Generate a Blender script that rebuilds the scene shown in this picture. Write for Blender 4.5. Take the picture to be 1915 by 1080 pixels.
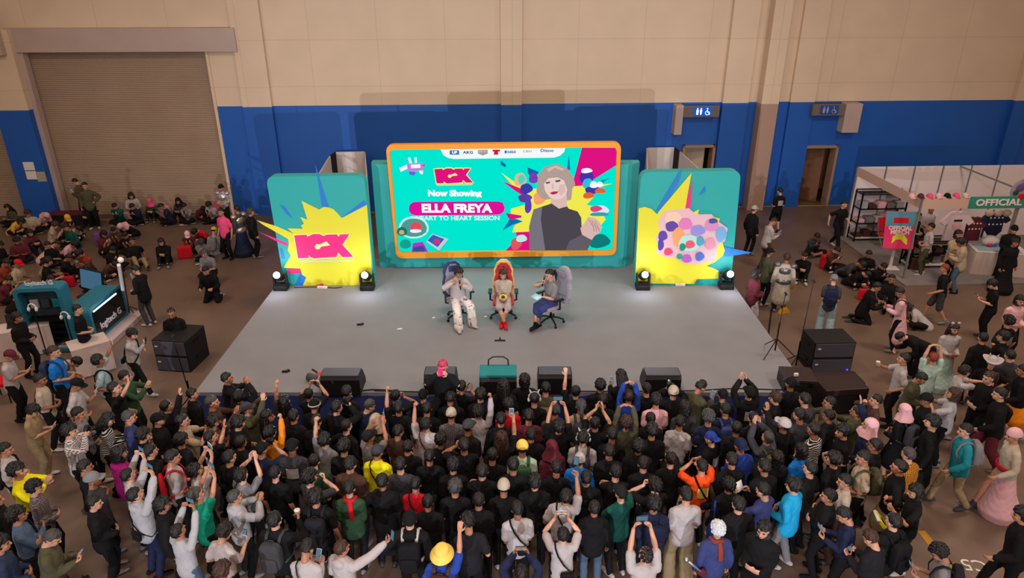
import bpy, bmesh, math, random
import numpy as np
from mathutils import Vector, Matrix
random.seed(7); np.random.seed(7)
for o in list(bpy.data.objects): bpy.data.objects.remove(o)
SC = bpy.context.scene; COL = SC.collection
R = math.radians

# ---------------- camera ----------------
F_PX = 1318.0; PITCH = R(24.0); CAMZ = 8.5
cam = bpy.data.cameras.new('camera'); cam.sensor_width = 36.0; cam.lens = F_PX * 36.0 / 1915.0
cam.clip_end = 200
camo = bpy.data.objects.new('camera', cam); COL.objects.link(camo)
camo.location = (0, 0, CAMZ); camo.rotation_euler = (R(90) - PITCH, 0, 0)
SC.camera = camo
# ---------------- view, world, hall lamps ----------------
SC.view_settings.view_transform = 'Standard'; SC.view_settings.look = 'None'
SC.view_settings.gamma = 1; SC.view_settings.use_curve_mapping = False
SC.view_settings.exposure = 0.0
w = bpy.data.worlds.new('world'); SC.world = w; w.use_nodes = True
w.node_tree.nodes['Background'].inputs[0].default_value = (1.0, 0.74, 0.57, 1)
w.node_tree.nodes['Background'].inputs[1].default_value = 0.33

def lamp(name, kind, loc, target, power, color, size=0.5, spot=None, blend=0.3, sizey=None):
    l = bpy.data.lights.new(name, kind); l.energy = power; l.color = color
    o = bpy.data.objects.new(name, l); COL.objects.link(o); o.location = loc
    d = Vector(target) - Vector(loc); o.rotation_euler = d.to_track_quat('-Z', 'Y').to_euler()
    if kind == 'AREA':
        l.size = size
        if sizey: l.shape = 'RECTANGLE'; l.size_y = sizey
    elif kind == 'SPOT':
        l.spot_size = R(spot); l.spot_blend = blend; l.shadow_soft_size = size
    else: l.shadow_soft_size = size
    return o
# two follow-spot style floods behind the audience, left and right of the camera
for sx in (-6.6, 6.6):
    lamp('flood_lamp', 'SPOT', (sx - 0.3, -16.0, 4.2), (-0.3 - sx * 0.10, 18.5, 3.2), 11500, (0.90, 0.93, 1.0), size=0.10, spot=40, blend=0.65)
# high-bay lamps of the hall
for x in (-12, 0, 12):
    for y in (2, 14):
        lamp('high_bay_lamp', 'AREA', (x, y, 12.5), (x, y + .5, 0), 470 if x < 5 else 640, (1.0, 0.76, 0.60), size=2.2)
# overhead stage wash, hung in front of the stage
lamp('stage_wash_lamp', 'AREA', (-0.3, 6.5, 12.0), (-0.3, 14.5, 1.0), 240, (0.96, 0.95, 1.0), size=3.0, sizey=0.8)

# ---------------- helpers ----------------
def unproject(px, py, z=0.0):
    u = (px - 957.5) / F_PX; v = (540 - py) / F_PX
    dy = math.cos(PITCH) + v * math.sin(PITCH); dz = -math.sin(PITCH) + v * math.cos(PITCH)
    t = (z - CAMZ) / dz
    return u * t, dy * t
def onplane(px, py, Y):
    u = (px - 957.5) / F_PX; v = (540 - py) / F_PX
    dy = math.cos(PITCH) + v * math.sin(PITCH); dz = -math.sin(PITCH) + v * math.cos(PITCH)
    t = Y / dy
    return u * t, CAMZ + dz * t
def lin(c):
    if isinstance(c, str):
        c = c.lstrip('#'); c = [int(c[i:i + 2], 16) / 255 for i in (0, 2, 4)]
    return tuple(((v + 0.055) / 1.055) ** 2.4 if v > 0.04045 else v / 12.92 for v in c)
MATS = {}
def mat(name, col, rough=0.7, metal=0.0, emit=0.0, noise=0.0, scale=8.0, bump=0.0, bscale=60.0, spec=0.4, tile=None):
    if name in MATS: return MATS[name]
    m = bpy.data.materials.new(name); m.use_nodes = True; nt = m.node_tree; b = nt.nodes['Principled BSDF']
    c = lin(col) + (1,)
    b.inputs['Base Color'].default_value = c; b.inputs['Roughness'].default_value = rough
    b.inputs['Metallic'].default_value = metal; b.inputs['Specular IOR Level'].default_value = spec
    if emit:
        b.inputs['Emission Color'].default_value = c; b.inputs['Emission Strength'].default_value = emit
        b.inputs['Base Color'].default_value = (0.0, 0.0, 0.0, 1); b.inputs['Specular IOR Level'].default_value = 0.0; b.inputs['Roughness'].default_value = 1.0
    if noise or bump:
        tc = nt.nodes.new('ShaderNodeTexCoord')
    if noise:
        n = nt.nodes.new('ShaderNodeTexNoise'); n.inputs['Scale'].default_value = scale; n.inputs['Detail'].default_value = 5
        nt.links.new(tc.outputs['Object'], n.inputs['Vector'])
        r = nt.nodes.new('ShaderNodeMapRange'); r.inputs[3].default_value = 1 - noise; r.inputs[4].default_value = 1 + noise
        r.inputs[1].default_value = 0.25; r.inputs[2].default_value = 0.75
        nt.links.new(n.outputs['Fac'], r.inputs[0])
        h = nt.nodes.new('ShaderNodeHueSaturation'); h.inputs['Color'].default_value = c
        nt.links.new(r.outputs[0], h.inputs['Value']); nt.links.new(h.outputs[0], b.inputs['Base Color'])
    if bump:
        n2 = nt.nodes.new('ShaderNodeTexNoise'); n2.inputs['Scale'].default_value = bscale; n2.inputs['Detail'].default_value = 3
        nt.links.new(tc.outputs['Object'], n2.inputs['Vector'])
        bp = nt.nodes.new('ShaderNodeBump'); bp.inputs['Strength'].default_value = bump; bp.inputs['Distance'].default_value = 0.02
        nt.links.new(n2.outputs['Fac'], bp.inputs['Height']); nt.links.new(bp.outputs[0], b.inputs['Normal'])
    MATS[name] = m
    return m
def wallmat(name, col, rough=0.75):
    m = mat(name, col, rough, noise=0.05, scale=0.9)
    nt = m.node_tree; b = nt.nodes['Principled BSDF']
    tc = nt.nodes['Texture Coordinate']; br = nt.nodes.new('ShaderNodeTexBrick')
    mp = nt.nodes.new('ShaderNodeMapping'); mp.inputs['Rotation'].default_value = (R(90), 0, 0)
    br.offset = 0.0; br.inputs['Scale'].default_value = 1.0; br.inputs['Brick Width'].default_value = 2.4
    br.inputs['Row Height'].default_value = 1.6; br.inputs['Mortar Size'].default_value = 0.010
    br.inputs['Color1'].default_value = (1, 1, 1, 1); br.inputs['Color2'].default_value = (.985, .985, .985, 1); br.inputs['Mortar'].default_value = (.80, .80, .80, 1)
    nt.links.new(tc.outputs['Object'], mp.inputs[0]); nt.links.new(mp.outputs[0], br.inputs[0])
    mx = nt.nodes.new('ShaderNodeMix'); mx.data_type = 'RGBA'; mx.blend_type = 'MULTIPLY'; mx.inputs[0].default_value = 1
    src = b.inputs['Base Color'].links[0].from_socket
    nt.links.new(src, mx.inputs[6]); nt.links.new(br.outputs[0], mx.inputs[7]); nt.links.new(mx.outputs[2], b.inputs['Base Color'])
    return m

def tag(o, label=None, cat=None, group=None, kind=None):
    if label: o['label'] = label
    if cat: o['category'] = cat
    if group: o['group'] = group
    if kind: o['kind'] = kind
    return o
def link(name, me, m, parent=None, smooth=False):
    if smooth:
        me.polygons.foreach_set('use_smooth', [True] * len(me.polygons))
    o = bpy.data.objects.new(name, me); COL.objects.link(o)
    for mm in (m if isinstance(m, (list, tuple)) else [m]): me.materials.append(mm)
    if parent: o.parent = parent
    return o
def empty(name, loc=(0, 0, 0), rz=0, label=None, cat=None, group=None):
    o = bpy.data.objects.new(name, None); COL.objects.link(o); o.location = loc; o.rotation_euler = (0, 0, rz)
    o.empty_display_size = 0.1
    return tag(o, label, cat, group)
class MB:
    """collects shapes for ONE mesh"""
    def __init__(s): s.v = []; s.f = []; s.mi = []
    def add(s, v, f, mi=0):
        k = len(s.v); s.v += [tuple(p) for p in v]; s.f += [tuple(i + k for i in q) for q in f]; s.mi += [mi] * len(f); return s
    def box(s, c, d, rot=None, bev=0.0, mi=0):
        bm = bmesh.new(); bmesh.ops.create_cube(bm, size=1)
        for v in bm.verts: v.co = Vector((v.co.x * d[0], v.co.y * d[1], v.co.z * d[2]))
        if bev: bmesh.ops.bevel(bm, geom=bm.edges[:], offset=bev, segments=2, affect='EDGES', profile=0.6)
        M = Matrix.Translation(c)
        if rot: M = M @ (Matrix.Rotation(rot[2], 4, 'Z') @ Matrix.Rotation(rot[1], 4, 'Y') @ Matrix.Rotation(rot[0], 4, 'X'))
        bm.verts.ensure_lookup_table()
        s.add([M @ v.co for v in bm.verts], [[v.index for v in f.verts] for f in bm.faces], mi); bm.free(); return s
    def prism(s, pts, axis, a, b, mi=0):
        """extrude 2-D polygon; axis 'y': pts are (x,z) from y=a to y=b ; 'z': pts (x,y) ; 'x': pts (y,z)"""
        n = len(pts)
        def P(p, t): return {'y': (p[0], t, p[1]), 'z': (p[0], p[1], t), 'x': (t, p[0], p[1])}[axis]
        v = [P(p, a) for p in pts] + [P(p, b) for p in pts]
        f = [tuple(range(n)), tuple(range(2 * n - 1, n - 1, -1))] + [(i, (i + 1) % n + n * 0, (i + 1) % n + n, i + n) for i in range(n)]
        bm = bmesh.new(); vs = [bm.verts.new(q) for q in v]
        for q in f: bm.faces.new([vs[i] for i in q])
        bmesh.ops.recalc_face_normals(bm, faces=bm.faces[:])
        bmesh.ops.triangulate(bm, faces=[x for x in bm.faces if len(x.verts) > 4])
        bm.verts.index_update()
        s.add([x.co.copy() for x in bm.verts], [[x.index for x in q.verts] for q in bm.faces], mi); bm.free(); return s
    def tube(s, path, r, n=8, mi=0, flat=None):
        v, f = sweep(path, [r] * len(path) if not isinstance(r, (list, tuple)) else r, flat, n=n, caps=False)
        return s.add(v, f, mi)
    def cyl(s, a, b, ra, rb=None, n=16, mi=0):
        v, f = sweep([a, b], [ra, ra if rb is None else rb], None, n=n, caps=False); return s.add(v, f, mi)
    def ball(s, c, r, n=12, mi=0):
        if not isinstance(r, (tuple, list)): r = (r, r, r)
        v, f = sphere(c, r, n); return s.add(v, f, mi)
    def build(s, name, m, parent=None, smooth=False, label=None):
        me = bpy.data.meshes.new(name); me.from_pydata(s.v, [], s.f); me.update()
        o = link(name, me, m, parent, smooth)
        if any(s.mi): me.polygons.foreach_set('material_index', s.mi)
        if label: o['label'] = label
        return o
def sphere(c, r, n=12, M=None):
    v = []; f = []; nl = n // 2 + 1
    for i in range(1, nl):
        t = math.pi * i / nl
        for j in range(n):
            p = 2 * math.pi * j / n
            v.append((r[0] * math.sin(t) * math.cos(p), r[1] * math.sin(t) * math.sin(p), r[2] * math.cos(t)))
    top = len(v); v.append((0, 0, r[2])); bot = len(v); v.append((0, 0, -r[2]))
    for i in range(nl - 2):
        for j in range(n):
            a = i * n + j; b = i * n + (j + 1) % n; f.append((a, a + n, b + n, b))
    for j in range(n):
        f.append((top, j, (j + 1) % n)); k = (nl - 2) * n; f.append((bot, k + (j + 1) % n, k + j))
    if M is not None: v = [M @ Vector(p) for p in v]
    return [(p[0] + c[0], p[1] + c[1], p[2] + c[2]) for p in v], f
def sweep(path, rx, ry=None, side=(1, 0, 0), n=14, caps=True):
    """closed tube along path with elliptical rings"""
    P = [Vector(p) for p in path]; rx = list(rx); ry = list(ry) if ry is not None else list(rx)
    T = [(P[min(i + 1, len(P) - 1)] - P[max(i - 1, 0)]).normalized() for i in range(len(P))]
    if caps:
        PP = []; RX = []; RY = []; TT = []
        for a in (80, 55, 28):
            c = math.cos(R(a)); q = math.sin(R(a)); h = min(rx[0], ry[0])
            PP.append(P[0] - T[0] * h * q); RX.append(rx[0] * c); RY.append(ry[0] * c); TT.append(T[0])
        PP += P; RX += rx; RY += ry; TT += T
        for a in (28, 55, 80):
            c = math.cos(R(a)); q = math.sin(R(a)); h = min(rx[-1], ry[-1])
            PP.append(P[-1] + T[-1] * h * q); RX.append(rx[-1] * c); RY.append(ry[-1] * c); TT.append(T[-1])
        P, rx, ry, T = PP, RX, RY, TT
    v = []; f = []; s = Vector(side)
    if abs(s.normalized().dot(T[0])) > 0.93: s = Vector((0, 1, 0)) if abs(T[0].y) < 0.9 else Vector((0, 0, 1))
    for i, p in enumerate(P):
        a = (s - T[i] * s.dot(T[i])).normalized(); b = T[i].cross(a); s = a
        for j in range(n):
            t = 2 * math.pi * j / n
            v.append(tuple(p + a * (rx[i] * math.cos(t)) + b * (ry[i] * math.sin(t))))
    m = len(P)
    for i in range(m - 1):
        for j in range(n):
            f.append((i * n + j, i * n + (j + 1) % n, (i + 1) * n + (j + 1) % n, (i + 1) * n + j))
    f.append(tuple(range(n - 1, -1, -1))); f.append(tuple((m - 1) * n + j for j in range(n)))
    return v, f
def copy_tree(o, parent=None, loc=None, rz=None):
    c = o.copy(); COL.objects.link(c)
    if parent: c.parent = parent
    if loc is not None: c.location = loc
    if rz is not None: c.rotation_euler = (0, 0, rz)
    for ch in list(o.children): copy_tree(ch, c)
    return c
def rounded(c4, r, k=5):
    """round the corners of a quad given as 4 (x,z) points"""
    out = []
    for i in range(4):
        p = Vector(c4[i]); a = (Vector(c4[i - 1]) - p).normalized(); b = (Vector(c4[(i + 1) % 4]) - p).normalized()
        s = p + a * r; e = p + b * r
        for j in range(k + 1):
            t = j / k; out.append(tuple(s * (1 - t) ** 2 + p * 2 * t * (1 - t) + e * t ** 2))
    return out
def fontmesh(name, txt, size, m, parent=None, loc=(0, 0, 0), rot=(R(90), 0, 0), ext=0.004, align='CENTER', bold=0.0, sx=1.0):
    cu = bpy.data.curves.new(name, 'FONT'); cu.body = txt; cu.size = size; cu.extrude = ext; cu.align_x = align; cu.align_y = 'CENTER'
    cu.offset = bold; cu.resolution_u = 3
    t = bpy.data.objects.new(name, cu); COL.objects.link(t)
    dg = bpy.context.evaluated_depsgraph_get(); me = bpy.data.meshes.new_from_object(t.evaluated_get(dg))
    bpy.data.objects.remove(t)
    o = link(name, me, m, parent); o.location = loc; o.rotation_euler = rot; o.scale = (sx, 1, 1)
    return o

# ---------------- materials of the place ----------------
m_floor = mat('brown_concrete', '#6b584c', 0.42, noise=0.22, scale=0.5, bump=0.05, bscale=12)
m_beige = wallmat('beige_wall_paint', '#d9c2a9')
m_blue = mat('blue_wall_paint', '#1a58b2', 0.55, noise=0.06, scale=0.8)
m_greybeam = mat('grey_beam_paint', '#b6a29a', 0.7, noise=0.05, scale=1.5)
m_shutter = mat('shutter_steel', '#a8917e', 0.6, noise=0.06, scale=1)
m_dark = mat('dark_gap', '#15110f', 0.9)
m_black = mat('black_plastic', '#101013', 0.55, bump=0.1, bscale=90)
m_grille = mat('black_grille', '#4a4a58', 0.6, noise=0.12, scale=30, bump=0.2, bscale=160)  # black grille lifted to grey, light on speaker fronts put into the colour
m_metal = mat('dark_steel', '#1d1b1b', 0.4, metal=0.6)
m_white = mat('white_laminate', '#d8d0d0', 0.5)
m_teal = mat('teal_print', '#25a5a5', 0.55)
m_tealside = mat('teal_side', '#3fb0b8', 0.6)
m_yellow = mat('yellow_print', '#dcd832', 0.55)
m_pink = mat('pink_print', '#e6267f', 0.55)
m_bluep = mat('blue_print', '#1f78cf', 0.55)
m_orangef = mat('orange_frame', '#e8961a', 0.5)
m_cream = mat('cream_outline', '#f3e9a0', 0.6)
m_stage = mat('grey_stage_carpet', '#7f7f86', 0.85, noise=0.07, scale=1.3, bump=0.1, bscale=120)
m_skirt = mat('navy_skirt_cloth', '#2b3a78', 0.8, noise=0.1, scale=4, bump=0.3, bscale=7)
m_paper = mat('white_paper', '#e0dad6', 0.7)
m_wood = mat('brown_wood', '#7a5138', 0.6, noise=0.15, scale=4)
m_yline = mat('yellow_floor_paint', '#c08a1c', 0.6, noise=0.25, scale=5)
m_cable = mat('black_cable', '#0c0b0b', 0.5)

# ---------------- structure: floor and back wall ----------------
def struct(o): o['kind'] = 'structure'; return o
struct(MB().box((0, 12, -0.1), (60, 52, 0.2)).build('floor', m_floor))
WA = math.atan(0.05); WY = 26.75          # the wall runs slightly away to the right
def wallobj(mb, name, m):
    o = mb.build(name, m); o.location = (0, WY, 0); o.rotation_euler = (0, 0, WA); return struct(o)
def wu(px, py, d=0.0):
    """wall coordinates (u, z) of a pixel on the plane d metres in front of the wall"""
    u = (px - 957.5) / F_PX; v = (540 - py) / F_PX
    dx, dy, dz = u, math.cos(PITCH) + v * math.sin(PITCH), -math.sin(PITCH) + v * math.cos(PITCH)
    nx, ny = -math.sin(WA), math.cos(WA)
    t = (WY * ny - d) / (dx * nx + dy * ny)
    x, y, z = dx * t, dy * t, CAMZ + dz * t
    return x * math.cos(WA) + (y - WY) * math.sin(WA), z
BZ = 4.12; TOPZ = 11.0; WT = 0.3
def wseg(u0, u1, z0, z1, m, name, d=0.0, th=WT):
    return wallobj(MB().box(((u0 + u1) / 2, -d + th / 2, (z0 + z1) / 2), (u1 - u0, th, z1 - z0)), name, m)
uS0 = wu(42, 105)[0]; uS1 = wu(388, 95)[0]; zS = 6.05
d2a, d2b = wu(1500, 275)[0], wu(1566, 275)[0]; dz2 = wu(1520, 271)[1]
d1a, d1b = wu(1276, 271)[0], wu(1337, 271)[0]; dz1 = wu(1300, 270)[1]
PL = uS0 - 1.15                     # left pillar
# upper beige
wseg(-30, 30, zS + 0.75, TOPZ, m_beige, 'wall_back')
wseg(uS1, 30, BZ, zS + 0.75, m_beige, 'wall_back')
wseg(PL, uS0, BZ, zS + 0.75, m_beige, 'wall_back', d=0.5)
wseg(PL, uS0, 0, BZ, m_blue, 'wall_back', d=0.5)
# blue band with door openings
for a, b, z0 in ((uS1, d1a, 0), (d1b, d2a, 0), (d2b, 30, 0), (d1a, d1b, dz1), (d2a, d2b, dz2)):
    wseg(a, b, z0, BZ, m_blue, 'wall_back')
# shutters
def shutter(u0, u1, name):
    n = 92; v = []; f = []
    prof = []
    for i in range(n):
        z = zS * i / n; h = zS / n
        prof += [(0.0, z), (0.028, z + h * 0.35), (0.028, z + h * 0.65), (0.0, z + h * 0.95)]
    mb = MB()
    for d, z in prof: v += [(u0, 0.22 - d, z), (u1, 0.22 - d, z)]
    for i in range(len(prof) - 1): f.append((2 * i, 2 * i + 1, 2 * i + 3, 2 * i + 2))
    mb.add(v, f); return wallobj(mb, name, m_shutter)
shutter(uS0, uS1, 'wall_shutter'); shutter(-30, PL, 'wall_shutter')
wseg(uS0 - 0.02, uS0 + 0.16, 0, zS, m_greybeam, 'trim_1', d=0.22, th=0.3)
wseg(uS1 - 0.08, uS1 + 0.02, 0, zS, m_beige, 'trim_2', d=0.06, th=0.3)
wseg(uS0 - 0.25, wu(436, 50, .3)[0], zS, zS + 0.78, m_greybeam, 'trim_3', d=0.3)
wseg(-30, uS0 - 0.20, zS - 0.05, zS + 0.74, m_greybeam, 'trim_4', d=0.75, th=0.75)
wallobj(MB().box((uS0 - 0.6, -0.55, zS + 1.0), (0.35, 0.3, 0.45), bev=.02), 'trim_5', m_dark)
# columns standing a little proud of the wall
def column(pxa, pxb, d, i):
    a = wu(pxa, 190, d)[0]; b = wu(pxb, 190, d)[0]
    wseg(a, b, BZ, TOPZ, m_beige, 'trim_%d' % i, d=d, th=d); wseg(a, b, 0, BZ, m_blue, 'trim_%d' % i, d=d, th=d)
column(452, 507, 0.20, 10); column(937, 976, 0.22, 11); column(1352, 1400, 0.22, 12); column(1478, 1524, 0.14, 13); column(1898, 1930, 0.22, 15)
a, b = wu(1424, 195, .5)[0], wu(1456, 195, .5)[0]
wseg(a, b, BZ, TOPZ, m_beige, 'trim_14', d=0.5, th=0.5); wseg(a, b, 0, BZ, mat('taupe_paint', '#a98c7d', 0.7), 'trim_14', d=0.5, th=0.5)
# rooms behind the doors
for (a, b, zt, nm) in ((d1a, d1b, dz1, 'door_1'), (d2a, d2b, dz2, 'door_2')):
    mb = MB(); c = (a + b) / 2; wdt = b - a
    mb.box((c, 2.2, 1.5), (wdt + 1.6, 0.1, 3.2)); mb.box((a - .75, 1.3, 1.5), (0.1, 2.0, 3.2)); mb.box((b + .75, 1.3, 1.5), (0.1, 2.0, 3.2)); mb.box((c, 1.3, 3.1), (wdt + 1.6, 2.0, 0.1))
    wallobj(mb, 'wall_corridor', m_wood)
    f = MB()
    f.box((a + .05, 0.1, zt / 2), (0.1, 0.46, zt)); f.box((b - .05, 0.1, zt / 2), (0.1, 0.46, zt)); f.box((c, 0.1, zt - .05), (wdt, 0.46, 0.1))
    wallobj(f, nm, mat('door_frame_wood', '#9a7c68', 0.6))
    leaf = MB().box((b - 0.1 - wdt * 0.36, 0.75, zt / 2 - .06), (wdt * 0.66, 0.05, zt - .14), rot=(0, 0, R(-35)), bev=.01)
    wallobj(leaf, nm, m_wood if nm == 'door_2' else m_beige)
wseg(uS1, 30, 0, 0.02, mat('yellow_kerb_paint', '#b08a2a', .7), 'baseboard_back', d=0.05, th=0.06)
# yellow floor marking line along the wall at left
def floor_strip(p0, p1, wd, m, name, label, cat):
    a = Vector(p0); b = Vector(p1); n = (b - a).normalized(); s = Vector((-n.y, n.x)) * wd / 2
    o = MB().prism([a - s, b - s, b + s, a + s], 'z', 0.0, 0.006).build(name, m); return tag(o, label, cat)
struct(floor_strip(unproject(175, 411), unproject(425, 408), 0.16, m_yline, 'trim_20', 'yellow painted line on the floor along the roller shutter', 'floor line'))
struct(floor_strip(unproject(1722, 992), unproject(1795, 1083), 0.13, m_yline, 'trim_21', 'yellow painted line on the floor at lower right', 'floor line'))
struct(floor_strip(unproject(1430, 462 + 220), unproject(1445, 560), 0.05, m_dark, 'trim_22', None, None))
cs = fontmesh('floor_marking', 'C5 ¬', 0.34, m_paper, loc=(*unproject(1803, 1054), 0.004), rot=(0, 0, R(172)), ext=0.002)
tag(cs, 'white painted bay number on the floor beside the yellow line', 'floor marking')

# signs and brackets on the wall
def wall_thing(mbs, root_name, label, cat, group=None):
    r = empty(root_name, (0, WY, 0), WA, label, cat, group)
    for nm, mb, m in mbs: mb.build(nm, m, r)
    return r
m_sign = mat('sign_blue_lit', '#1c5fd0', emit=0.9); m_signd = mat('sign_blue_dim', '#2a4a96', .5); m_swh = mat('sign_white_lit', '#ffffff', emit=1.3); m_swd = mat('sign_white_dim', '#9aa6cc', .6)
def restroom(px0, px1, py0, py1, lit, hood, label):
    D = 0.42; u0, z1 = wu(px0, py0, D); u1, z0 = wu(px1, py1, D); h = z1 - z0; wd = u1 - u0
    ua = wu(hood[0], py0, D)[0]; ub = wu(hood[1], py0, D)[0]
    r = empty('restroom_sign', (0, WY, 0), WA, label, 'sign')
    MB().box(((ua + ub) / 2, -D + .12, (z0 + z1) / 2 - .02), (ub - ua, .2, h * 1.25), bev=.01).build('sign_box', mat('sign_box_grey', '#6d6460', .6), r)
    sp_ = MB().box(((u0 + u1) / 2, -D - .0, (z0 + z1) / 2), (wd, .04, h), bev=.008).build('sign_panel', m_sign if lit else m_signd, r)
    mw = m_swh if lit else m_swd; k = MB(); y = -D - .028; zc = (z0 + z1) / 2
    for i, cx in enumerate((u0 + wd * .18, u0 + wd * .38)):
        k.ball((cx, y, zc + h * .30), (h * .09, .008, h * .09), 10)
        k.prism([(cx - h * .14, zc + h * .17), (cx + h * .14, zc + h * .17), (cx + h * (.06 if i else .10), zc - h * .38), (cx - h * (.06 if i else .10), zc - h * .38)], 'y', y - .005, y + .005)
    cx = u0 + wd * .76
    k.ball((cx - h * .05, y, zc + h * .32), (h * .08, .008, h * .08), 10)
    k.prism([(cx - h * .1, zc + h * .2), (cx, zc + h * .2), (cx + h * .02, zc - h * .02), (cx + h * .22, zc - h * .02), (cx + h * .3, zc - h * .36), (cx + h * .2, zc - h * .36), (cx + h * .13, zc - h * .12), (cx - h * .08, zc - h * .12)], 'y', y - .005, y + .005)
    rg = [(cx - h * .02 + math.cos(t) * h * .24, zc - h * .16 + math.sin(t) * h * .24) for t in np.linspace(2.2, 6.0, 12)]
    k.tube([(p[0], y, p[1]) for p in rg], h * .035, n=6)
    k.build('pictogram', mw, sp_)
    return r
restroom(1299, 1330, 200, 216, True, (1274, 1347), 'lit blue restroom sign with white pictograms above the right banner')
restroom(1536, 1566, 197, 213, False, (1522, 1590), 'dim blue restroom sign with pictograms above the brown doorway')
for (x0, x1, y0, y1, lb) in ((1263, 1277, 197, 252, 'beige square bracket post hanging beside the lit restroom sign'), (1582, 1607, 194, 248, 'beige square bracket post hanging beside the dim restroom sign')):
    D = 0.45; ua, za = wu(x0 + 2, y0, D); ub, zb = wu(x1 - 3, y1, D)
    o = wallobj(MB().box(((ua + ub) / 2, -D / 2 - .01, (za + zb) / 2), (ub - ua, D, za - zb), bev=.02), 'bracket_post', m_greybeam)
    del o['kind']; tag(o, lb, 'bracket', 'bracket posts on the wall')
# notices on the blue pillar
for i, (x0, x1, y0, y1, lb) in enumerate(((42, 66, 303, 318, 'upper of the two white paper notices on the blue pillar'), (47, 71, 320, 335, 'lower of the two white paper notices on the blue pillar'), (76, 94, 321, 339, 'greyish paper notice on the shaded edge of the blue pillar'))):
    D = 0.512; ua, za = wu(x0, y0, D); ub, zb = wu(x1, y1, D)
    if i == 2: ub = min(ub, uS0 - .02); ua = ub - .32
    o = wallobj(MB().box(((ua + ub) / 2, -D, (za + zb) / 2), (ub - ua, .012, za - zb)), 'paper_notice', m_paper if i < 2 else mat('grey_paper', '#a8a294', .8))
    del o['kind']; tag(o, lb, 'notice', 'paper notices')

# white partition stalls behind the banners
def partition(pts, h, label, dark=None):
    r = empty('partition_stall', (pts[0][0], pts[0][1], 0), 0, label, 'partition')
    for i in range(len(pts) - 1):
        a = Vector(pts[i]) - Vector(pts[0]); b = Vector(pts[i + 1]) - Vector(pts[0]); d = (b - a); ang = math.atan2(d.y, d.x)
        c = (a + b) / 2
        MB().box((c.x, c.y, h / 2), (d.length - .03, .045, h), rot=(0, 0, ang)).build('panel', m_white if i != dark else m_dark, r)  # dark one: a sheet coloured like the shade inside the open gap
        MB().box((a.x, a.y, h / 2), (.05, .05, h + .01)).build('corner_post', m_metal, r)
    return r
H2 = 2.5
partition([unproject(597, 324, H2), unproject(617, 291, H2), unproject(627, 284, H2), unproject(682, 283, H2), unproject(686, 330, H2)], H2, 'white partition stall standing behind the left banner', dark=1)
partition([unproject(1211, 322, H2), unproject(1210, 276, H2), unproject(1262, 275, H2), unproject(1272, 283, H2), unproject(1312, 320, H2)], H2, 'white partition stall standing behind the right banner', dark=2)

# ---------------- stage ----------------
SX0, SX1, SY0, SY1, SH = -6.25, 5.88, 11.85, 19.0, 1.0
st = empty('stage', (-0.185, SY0, 0), 0, 'wide grey carpeted stage with navy front skirt', 'stage')
MB().box((0, (SY1 - SY0) / 2, SH - .06), (SX1 - SX0, SY1 - SY0, .12), bev=.01).build('stage_deck', m_stage, st)
def pleat(u0, u1, z0, z1, amp, n, ax, off):
    v = []; f = []
    for i in range(n + 1):
        t = u0 + (u1 - u0) * i / n; o_ = off + amp * math.sin(i * 1.3)
        for z in (z0, z1): v.append((t, o_, z) if ax == 'x' else (o_, t, z))
    for i in range(n): f.append((2 * i, 2 * i + 2, 2 * i + 3, 2 * i + 1))
    return v, f
mb = MB(); mb.add(*pleat(-6.06, 6.06, 0.0, SH - .07, .012, 160, 'x', -.02)); mb.build('front_skirt', m_skirt, st, smooth=True)
for s in (-1, 1):
    MB().box((s * 6.02, 3.5, SH / 2 - .06), (.03, 7.0, SH - .13)).build('side_panel', m_dark, st)

# ---------------- LED wall ----------------
YS = 18.15
def PX(pts, Y): return [onplane(x, y, Y) for x, y in pts]
def plate(name, pxs, Y, th, m, parent, rad=0, raw=None):
    pts = raw if raw else PX(pxs, Y)
    if rad: pts = rounded(pts, rad)
    return MB().prism(pts, 'y', Y, Y + th).build(name, m, parent)
back = empty('stage_backdrop', (0, 0, 0), 0, 'teal backdrop wall standing behind the screen', 'backdrop')
bx0, bx1, bz1 = -3.72, 3.20, 3.93
MB().box(((bx0 + bx1) / 2, 18.60, (bz1 + SH) / 2), (bx1 - bx0, .5, bz1 - SH), bev=.01).build('backdrop_face', m_teal, back)
MB().prism([(bx1, 18.36), (bx1 + .22, 18.62), (bx1 + .22, 18.85), (bx1, 18.85)], 'z', SH, bz1).build('side_return', m_tealside, back)
MB().prism([(bx0, 18.36), (bx0 - .04, 18.6), (bx0 - .04, 18.85), (bx0, 18.85)], 'z', SH, bz1).build('side_return', m_tealside, back)
led = empty('led_screen', (0, 0, 0), 0, 'large lit screen showing a singer portrait in an orange frame', 'screen')
oc = PX([(721, 271), (1162, 266), (1152, 477), (741, 483)], YS); ic = PX([(728, 280), (1154, 275), (1146, 468.5), (745, 472)], YS)
o_ = rounded(oc, .20); i_ = rounded(ic, .13); n = len(o_); v = []; f = []
for y in (YS, YS + .2): v += [(p[0], y, p[1]) for p in o_] + [(p[0], y, p[1]) for p in i_]
for k in range(n):
    q = (k + 1) % n
    f += [(k, q, n + q, n + k), (2 * n + k, 3 * n + k, 3 * n + q, 2 * n + q), (k, 2 * n + k, 2 * n + q, q), (n + k, n + q, 3 * n + q, 3 * n + k)]
MB().add(v, f).build('frame', m_orangef, led)
EM = 1.0
def em(name, col, k=1.0): return mat('led_' + name, col, emit=EM * k)
L = [YS + .10]
def lp(name, pxs, col, parent=led, rad=0):
    L[0] -= .0015
    return plate(name, pxs, L[0], .003, em(name + col, col), parent, rad)
scr = plate('display', None, YS + .10, .08, em('turq', '#00e6cf'), led, raw=i_)
def c5(p): return [(480 + x / 3.99, 270 + y / 3.99) for x, y in p]
def c9(p): return [(960 + x / 3.99, 270 + y / 3.99) for x, y in p]
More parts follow.
